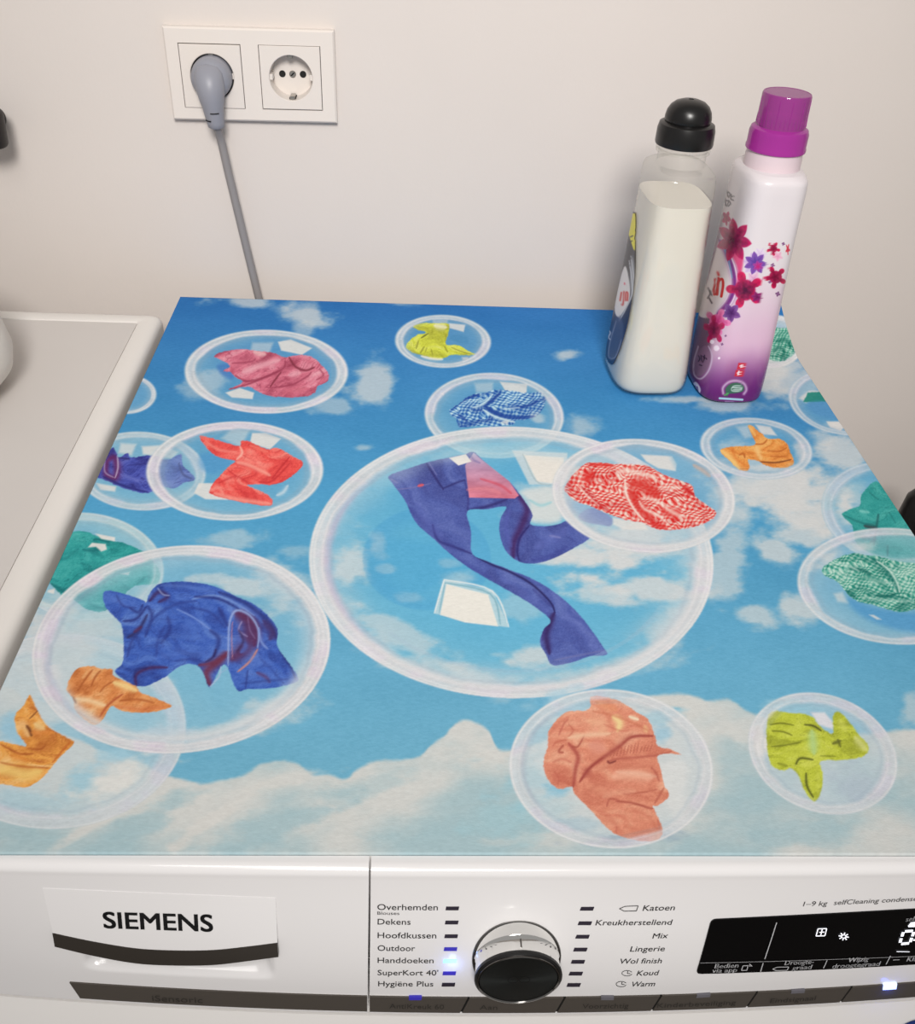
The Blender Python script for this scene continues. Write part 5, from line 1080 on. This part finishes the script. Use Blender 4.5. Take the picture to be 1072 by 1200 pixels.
def flower(cx, cy, r, n, rot, c1, c2, sharp=1.0, sq=1.0):
    cx, cy = 790 + cx / 4.288, 200 + cy / 4.288; r = r / 4.288
    i = cb.pick([(cx - r, cy - r), (cx + r, cy + r)], 2)
    if not len(i): return
    x, y = (cb.u[i] - cx) / sq, cb.v[i] - cy; th = np.arctan2(y, x) - rot; d = np.hypot(x, y) / r
    ph = np.abs((th / (2 * math.pi / n)) % 1 - .5) * 2
    lim = (.56 + .44 * ph ** sharp) if sharp < 1.2 else (.56 + .44 * np.sqrt(np.clip(1 - (2 * (1 - ph) - .0) ** 2 * .9, 0, 1)))
    al = 1 - sst(-.06, .06, d - lim); k = np.clip(d * 1.1 + (fbm(cb.u[i] * .4, cb.v[i] * .4, 2, 2) - .5) * .5, 0, 1)[:, None]
    vein = (np.exp(-((1 - ph) * d * 6) ** 2) * .3)[:, None]
    cb.blend(i, al, np.array(c1) * (1 - k) + np.array(c2) * k - vein * 40)
flower(400, 470, 60, 6, .3, (206, 170, 214), (212, 190, 222)); flower(430, 420, 35, 6, .0, (214, 190, 222), (220, 206, 226)); flower(520, 430, 28, 5, .4, (226, 160, 190), (230, 190, 206)); flower(400, 545, 40, 5, .2, (214, 160, 196), (226, 190, 212))
cb.poly(zz((240, 300), (300, 320), (345, 430), (330, 540), (300, 620), (318, 500), (270, 390)), (214, 52, 110), .85, 2)
flower(300, 350, 112, 7, .15, (96, 16, 66), (196, 30, 96), .9, .8); flower(262, 240, 40, 5, .2, (150, 20, 70), (190, 40, 100), .9, .6)
flower(408, 465, 60, 7, .1, (92, 60, 150), (132, 84, 170), .9); flower(420, 480, 30, 6, .4, (196, 40, 120), (150, 70, 160))
flower(497, 392, 36, 5, .25, (120, 20, 60), (206, 40, 90), 2); flower(570, 395, 30, 5, .2, (200, 60, 80), (214, 80, 100), 2, .4); flower(508, 535, 58, 5, .5, (110, 14, 56), (196, 30, 84), 2)
flower(355, 600, 95, 5, .7, (88, 10, 60), (212, 34, 92), 2); flower(415, 635, 30, 6, .2, (110, 30, 90), (150, 40, 110), .9)
flower(285, 715, 52, 5, .4, (80, 30, 100), (140, 90, 160), .9); flower(215, 760, 70, 5, .1, (206, 60, 130), (232, 130, 180), 2); flower(200, 800, 75, 5, .9, (110, 14, 70), (206, 36, 100), 2, .75)
for x, y, r in ((548, 368, 10), (495, 475, 12), (520, 620, 14), (258, 830, 7), (240, 872, 8), (480, 560, 9)): flower(x, y, r, 4, .3, (150, 110, 150), (120, 70, 120))
for x, y, r in ((212, 892, 16), (225, 942, 7), (190, 860, 12)): flower(x, y, r, 9, 0, (252, 240, 248), (240, 214, 232), .2)
# small script oval, recycling mark, logos
cb.poly(zz((150, 880), (178, 900), (182, 960), (150, 1020), (110, 1035), (96, 1000), (110, 930)), (140, 104, 134), 1, 1); cb.stroke(zz((120, 880), (98, 960), (100, 1025), (135, 1045), (175, 1000), (190, 930), (170, 880)), (206, 180, 206), 1.1, .95)
for p in (zz((122, 930), (128, 945), (120, 960)), zz((134, 925), (138, 960)), zz((142, 930), (150, 945), (142, 965)), zz((152, 925), (152, 950)), zz((158, 940), (164, 950)), zz((125, 975), (140, 980))): cb.stroke(p, (52, 34, 60), .8, .9)
cb.poly(zz((110, 1062), (128, 1085), (132, 1110), (115, 1130), (92, 1118), (85, 1090), (95, 1068)), (226, 214, 226), .95, .9)
for p in (zz((94, 1085), (104, 1083), (104, 1096), (94, 1112), (108, 1113)), zz((114, 1088), (118, 1112))): cb.stroke(p, (96, 30, 96), .9, 1, taper=False)
for y0 in (0, 36):
    cb.poly(zz((322 - y0 * .35, 965 + y0), (364 - y0 * .35, 967 + y0), (356 - y0 * .35, 1000 + y0), (314 - y0 * .35, 998 + y0)), (196, 40, 62), 1, .6, smooth=False); flower(339 - y0 * .35, 982 + y0, 13, 6, .2, (240, 220, 228), (244, 228, 234), 2); flower(339 - y0 * .35, 982 + y0, 4, 6, .2, (196, 40, 62), (196, 40, 62), 2)
cb.stroke(zz((246, 1120), (245, 1090), (275, 1062), (315, 1056), (350, 1070), (362, 1100), (350, 1122)), (214, 190, 214), 1.6, .75, taper=False)
cb.poly(zz((262, 1125), (258, 1095), (285, 1070), (325, 1066), (350, 1085), (345, 1108), (310, 1118), (275, 1122), (265, 1138)), (58, 100, 78), 1, .8); cb.stroke(zz((285, 1098), (300, 1082), (335, 1084), (330, 1106), (295, 1108), (285, 1098)), (196, 214, 206), .8, .9); cb.stroke(zz((292, 1090), (330, 1092)), (220, 230, 226), .8, .9); cb.stroke(zz((294, 1101), (328, 1101)), (220, 230, 226), .8, .8); cb.stroke(zz((250, 1130), (272, 1118)), (90, 170, 90), 1.3, .9)
cb.stroke(zz((228, 1144), (342, 1151)), (170, 214, 226), 1.2, .95, taper=False, hard=True); cb.stroke(zz((256, 1160), (300, 1162)), (180, 150, 190), .7, .8, taper=False)
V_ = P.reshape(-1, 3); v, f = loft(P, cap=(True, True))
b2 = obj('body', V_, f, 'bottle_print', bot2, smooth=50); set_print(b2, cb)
cz = MZ + .1955
v, f = lathe([(.0222, -.002), (.0220, .0090), (.0212, .0160), (.0195, .018)], (RB[0], RB[1], cz), n=64); obj('neck', v, f, 'neck', bot2)
v, f = lathe([(.0222, .0140), (.0232, .0144), (.0233, .0165), (.0228, .0175), (.0228, .0270), (.0218, .0302), (.0192, .0318), (.0186, .0320)], (RB[0], RB[1], cz), n=80, cap=(False, False)); obj('collar', v, f, 'purple_solid', bot2, smooth=38)
v, f = lathe([(.0190, .0305), (.0189, .0342), (.0186, .0545), (.0180, .0560), (.0170, .0563), (.0170, .0545), (.0172, .0380)], (RB[0], RB[1], cz), n=80, cap=(False, False)); cup = obj('measuring_cap', v, f, 'purple', bot2, smooth=38)
for k in range(36):
    a = 2 * math.pi * k / 36; p0 = (RB[0] + .0190 * math.cos(a), RB[1] + .0190 * math.sin(a), cz + .033); p1 = (RB[0] + .0187 * math.cos(a), RB[1] + .0187 * math.sin(a), cz + (.040 if k % 3 else .053))
    v, f = tube([p0, p1], .00022, 5); obj('rib', v, f, 'purple_solid', bot2, smooth=0)
v, f = lathe([(.0002, .0555), (.0176, .0555), (.0176, .0561), (.0002, .0561)], (RB[0], RB[1], cz), n=80, cap=(False, False)); obj('cap_top', v, f, 'purple', bot2, smooth=38)
v, f = lathe([(.0165, .0295), (.0168, .0320), (.0160, .0345), (.0120, .0360)], (RB[0], RB[1], cz), n=64); obj('inner_stopper', v, f, 'purple_solid', bot2, smooth=38)

# ------------------------------------------------------------------ wall sockets, plug and cable
pl = on_plane((189, 31), 1, WALL_Y - .009); pr = on_plane((390, 36), 1, WALL_Y - .009); pbl = on_plane((203, 140), 1, WALL_Y - .009); pbr = on_plane((396, 145), 1, WALL_Y - .009)
S0 = (pl + pr + pbl + pbr) / 4; ex = (pr - pl + pbr - pbl); ex /= np.linalg.norm(ex); SW = (np.linalg.norm(pr - pl) + np.linalg.norm(pbr - pbl)) / 2; SH = (np.linalg.norm(pl - pbl) + np.linalg.norm(pr - pbr)) / 2
ez = np.array([-ex[2], 0, ex[0]]); ey = np.array([0, -1.0, 0])
def sp(a, b, d): return S0 + ex * a + ez * b + ey * d    # d > 0 comes out of the frame's face
sock = thing('double_wall_socket', tuple(sp(0, -SH / 2, -.009)), 'white double wall socket with square frames, plug in the left one', 'socket')
SC = 1.0
i1 = [on_plane(p, 1, WALL_Y - .009) for p in ((207, 51), (281, 52.5), (289, 127.5), (217, 126))]; i2 = [on_plane(p, 1, WALL_Y - .009) for p in ((301, 52.5), (374, 54), (379, 130), (309, 127.5))]
def loc2(p): d = p - S0; return d @ ex, d @ ez
ic = [np.mean([loc2(p) for p in q], 0) for q in (i1, i2)]
IH = .0278
wall_with_pockets([(sp(c[0], c[1], 0)[0], sp(c[0], c[1], 0)[2]) for c in ic], .0212, .03)
rows = []
HW, HH = SW / 2, SH / 2
def rect(a0, a1, b0, b1, d): return [sp(a0, b0, d), sp(a1, b0, d), sp(a1, b1, d), sp(a0, b1, d)]
# frame: outer box with two square openings
Vf = []; Ff = []
xs_ = [-HW + .0015, ic[0][0] - IH, ic[0][0] + IH, ic[1][0] - IH, ic[1][0] + IH, HW - .0015]; bmid = (ic[0][1] + ic[1][1]) / 2; zs_ = [-HH + .0015, bmid - IH, bmid + IH, HH - .0015]
for b in zs_:
    for a in xs_: Vf.append(sp(a, b, 0))
for r in range(3):
    for c in range(5):
        if r == 1 and c in (1, 3): continue
        k = r * 6 + c; Ff.append((k, k + 1, k + 7, k + 6))
per = [0, 1, 2, 3, 4, 5, 11, 17, 23, 22, 21, 20, 19, 18, 12, 6]; n1 = len(Vf)
for k in per:
    c, r = k % 6, k // 6; a = -HW if c == 0 else HW if c == 5 else xs_[c]; b = -HH if r == 0 else HH if r == 3 else zs_[r]; Vf.append(sp(a, b, -.0015))
n2 = len(Vf)
for k in range(16): Vf.append(np.array(Vf[n1 + k]) - ey * .0075)
for k in range(16):
    j = (k + 1) % 16; Ff += [(per[k], per[j], n1 + j, n1 + k), (n1 + k, n1 + j, n2 + j, n2 + k)]
for c in (1, 3):
    hole = [6 + c, 6 + c + 1, 12 + c + 1, 12 + c]; n3 = len(Vf); Vf += [np.array(Vf[k]) - ey * .006 for k in hole]
    for q in range(4): Ff.append((hole[q], hole[(q + 1) % 4], n3 + (q + 1) % 4, n3 + q))
obj('frame', Vf, Ff, 'socket', sock, smooth=20)
def insert(c, with_plug):
    n = 64; CR = .0195; Vi = []; Fi = []; h = IH - .0006
    def P2(a, b, d): return sp(c[0] + a, c[1] + b, d)
    ang = np.linspace(0, 2 * math.pi, n, endpoint=False) + math.pi / 4
    sq = []
    for a in ang:
        m_ = max(abs(math.cos(a)), abs(math.sin(a))); sq.append((h * math.cos(a) / m_, h * math.sin(a) / m_))
    rings = [[P2(x, y, -.006) for x, y in sq], [P2(x, y, .0002) for x, y in sq], [P2(x * .985, y * .985, .0006) for x, y in sq], [P2(CR * 1.03 * math.cos(a), CR * 1.03 * math.sin(a), .0006) for a in ang], [P2(CR * math.cos(a), CR * math.sin(a), 0) for a in ang], [P2(CR * .97 * math.cos(a), CR * .97 * math.sin(a), -.0165) for a in ang], [P2(.001 * math.cos(a), .001 * math.sin(a), -.0165) for a in ang]]
    v, f = loft(rings, cap=(False, True)); o = obj('socket_insert', v, f, 'socket_in', sock, smooth=30)
    if not with_plug:
        for sx in (-1, 1):
            v, f = lathe([(.0030, 0), (.0030, .0006)], P2(sx * .0095, 0, -.0166), ey, 24); obj('pin_hole', v, f, 'hole', o)
        v, f = lathe([(.0031, 0), (.0031, .0009), (.0026, .0013)], P2(0, 0, -.0166), ey, 24); obj('screw', v, f, 'steel', o)
        v, f = bevbox((-.0003, -.0003, -.002), (.0003, .0003, .002)); v = [P2(.7 * p[0] * 4 + p[2] * .7, p[2] * .7, -.0151 + p[1]) for p in v]; obj('screw_slot', v, f, 'hole', o, smooth=0)
    for sz in (-1, 1):
        v, f = bevbox((-.0023, -.0032, -.0145), (.0023, .0, -.002), .0004, 1); v = [P2(p[0], sz * (CR * .985 + p[1] * .9), p[2]) for p in v]; obj('earth_clip', v, f, 'steel', o)
        v, f = bevbox((-.0030, -.0012, -.0155), (.0030, .0012, -.004)); v = [P2(p[0], sz * (CR * .985 + p[1]), p[2]) for p in v]; obj('clip_slot', v, f, 'hole', o, smooth=0)
        v, f = bevbox((-.0022, -.0026, -.016), (.0016, .0026, -.002), .0005, 1); v = [P2(sz * (CR * .97 + p[0]), p[1], p[2]) for p in v]; obj('guide_rib', v, f, 'socket_in', o)
insert(ic[0], True); insert(ic[1], False)

cord = thing('power_cord', tuple(sp(ic[0][0], ic[0][1], -.015)), 'grey angled plug in the left wall socket with its cable running behind the mat', 'cord')
pc = np.array(sp(ic[0][0], ic[0][1], 0)); down = -ez
v, f = lathe([(.0175, -.0160), (.0180, -.014), (.0182, .004), (.0176, .010), (.0150, .0145), (.0100, .0165), (.0030, .0172)], pc, ey, 64); plug = obj('plug', v, f, 'plug', cord, smooth=40)
rings = []
lean = ex * .06
for s, w, d, out in ((-.014, .0045, .0035, .011), (-.0115, .0095, .0075, .0125), (-.006, .0125, .0110, .0150), (.002, .0132, .0125, .0170), (.009, .0124, .0125, .0180), (.016, .0110, .0112, .0185), (.022, .0096, .0098, .0185), (.028, .0088, .0088, .0182), (.035, .0080, .0080, .0178), (.0390, .0074, .0074, .0176), (.0405, .0056, .0056, .0175)):
    c = pc + down * s + ey * out + lean * s
    rings.append([c + ex * w * math.cos(a) + ey * d * math.sin(a) for a in np.linspace(0, 2 * math.pi, 40, endpoint=False)])
v, f = loft(rings); grip_ = obj('plug_grip', v, f, 'plug', plug, smooth=50)
for s, sx in ((.0255, -.08), (.0325, .22)):
    w = .0093 - (s - .0255) * .12; c = pc + down * s + ey * .0182 + lean * s
    pts = [c + ex * w * math.cos(a) * 1.01 + ey * w * 1.04 * math.sin(a) for a in np.linspace(math.pi * (.5 + sx) - .42, math.pi * (.5 + sx) + .42, 9)]
    v, f = tube(pts, .0005, 6); obj('relief_slot', v, f, 'hole', plug)
cs = pc + down * .039 + ey * .0175 + lean * .039
def wp(px, off): return on_plane(px, 1, WALL_Y - off)
path = [cs, wp((259, 165), .018), wp((267, 200), .015), wp((279, 250), .013), wp((291, 300), .012), wp((302.5, 347), .012)]
last = path[-1]; dirn = (path[-1] - path[-2]); dirn /= np.linalg.norm(dirn)
path += [last + dirn * .1, last + dirn * .25 + np.array([.0, 0, -.05]), last + dirn * .35 + np.array([.01, 0, -.2])]
v, f = tube(spline(path, 8, closed=False), .0038, 16); obj('cable', v, f, 'cable', cord, smooth=60)

# ------------------------------------------------------------------ dark things at the picture's edges
pa = on_plane((-14, 150), 1, WALL_Y - .035)
hook = thing('wall_hook', (pa[0], WALL_Y, pa[2]), 'black rounded hook on the wall above the left machine', 'hook')
v, f = lathe([(.0100, -.0165), (.0135, -.0160), (.0148, -.0140), (.0155, .010), (.0150, .0140), (.0130, .0160), (.0010, .0165)], (pa[0], WALL_Y - .035, pa[2]), (0, 0, 1), 40); obj('knob', v, f, 'pipe', hook, smooth=38)
v, f = lathe([(.007, -.001), (.008, .0), (.0105, .004)], (pa[0], WALL_Y - .035, pa[2] - .0165), (0, 0, 1), 24); obj('screw', v, f, 'rubber', hook, smooth=38)
v, f = lathe([(.011, .0005), (.011, .004), (.007, .006), (.007, .03)], (pa[0] - .006, WALL_Y, pa[2]), (0, -1, 0), 32); obj('mount', v, f, 'pipe', hook, smooth=35)

hp = on_plane((1080, 596), 1, .56)
vac = thing('floor_tool', (hp[0], .56, 0), 'black rounded handle standing beside the right edge of the printed mat', 'handle')
hz = hp[2]
def cap_loft(cx, cy, specs, n=32): return loft([[(cx + a * math.cos(t), cy + b * math.sin(t), z) for t in np.linspace(0, 2 * math.pi, n, endpoint=False)] for a, b, z in specs])
v, f = cap_loft(hp[0], .56, [(.10, .07, .0), (.105, .075, .01), (.10, .07, .05), (.06, .05, .075), (.02, .02, .085)]); obj('foot', v, f, 'rubber', vac, smooth=50)
v, f = cap_loft(hp[0], .56, [(.014, .014, .08), (.014, .014, hz - .12)]); obj('pole', v, f, 'pipe', vac, smooth=50)
v, f = cap_loft(hp[0], .56, [(.010, .010, hz - .125), (.017, .016, hz - .10), (.022, .020, hz - .05), (.0215, .02, hz - .01), (.019, .018, hz + .012), (.012, .012, hz + .022), (.004, .004, hz + .0255)]); obj('handle', v, f, 'cap_black', vac, smooth=50)
v, f = bevbox((hp[0] - .034, .548, hz - .15), (hp[0] - .005, .575, hz - .035), .006); obj('bracket', v, f, 'pipe', vac)
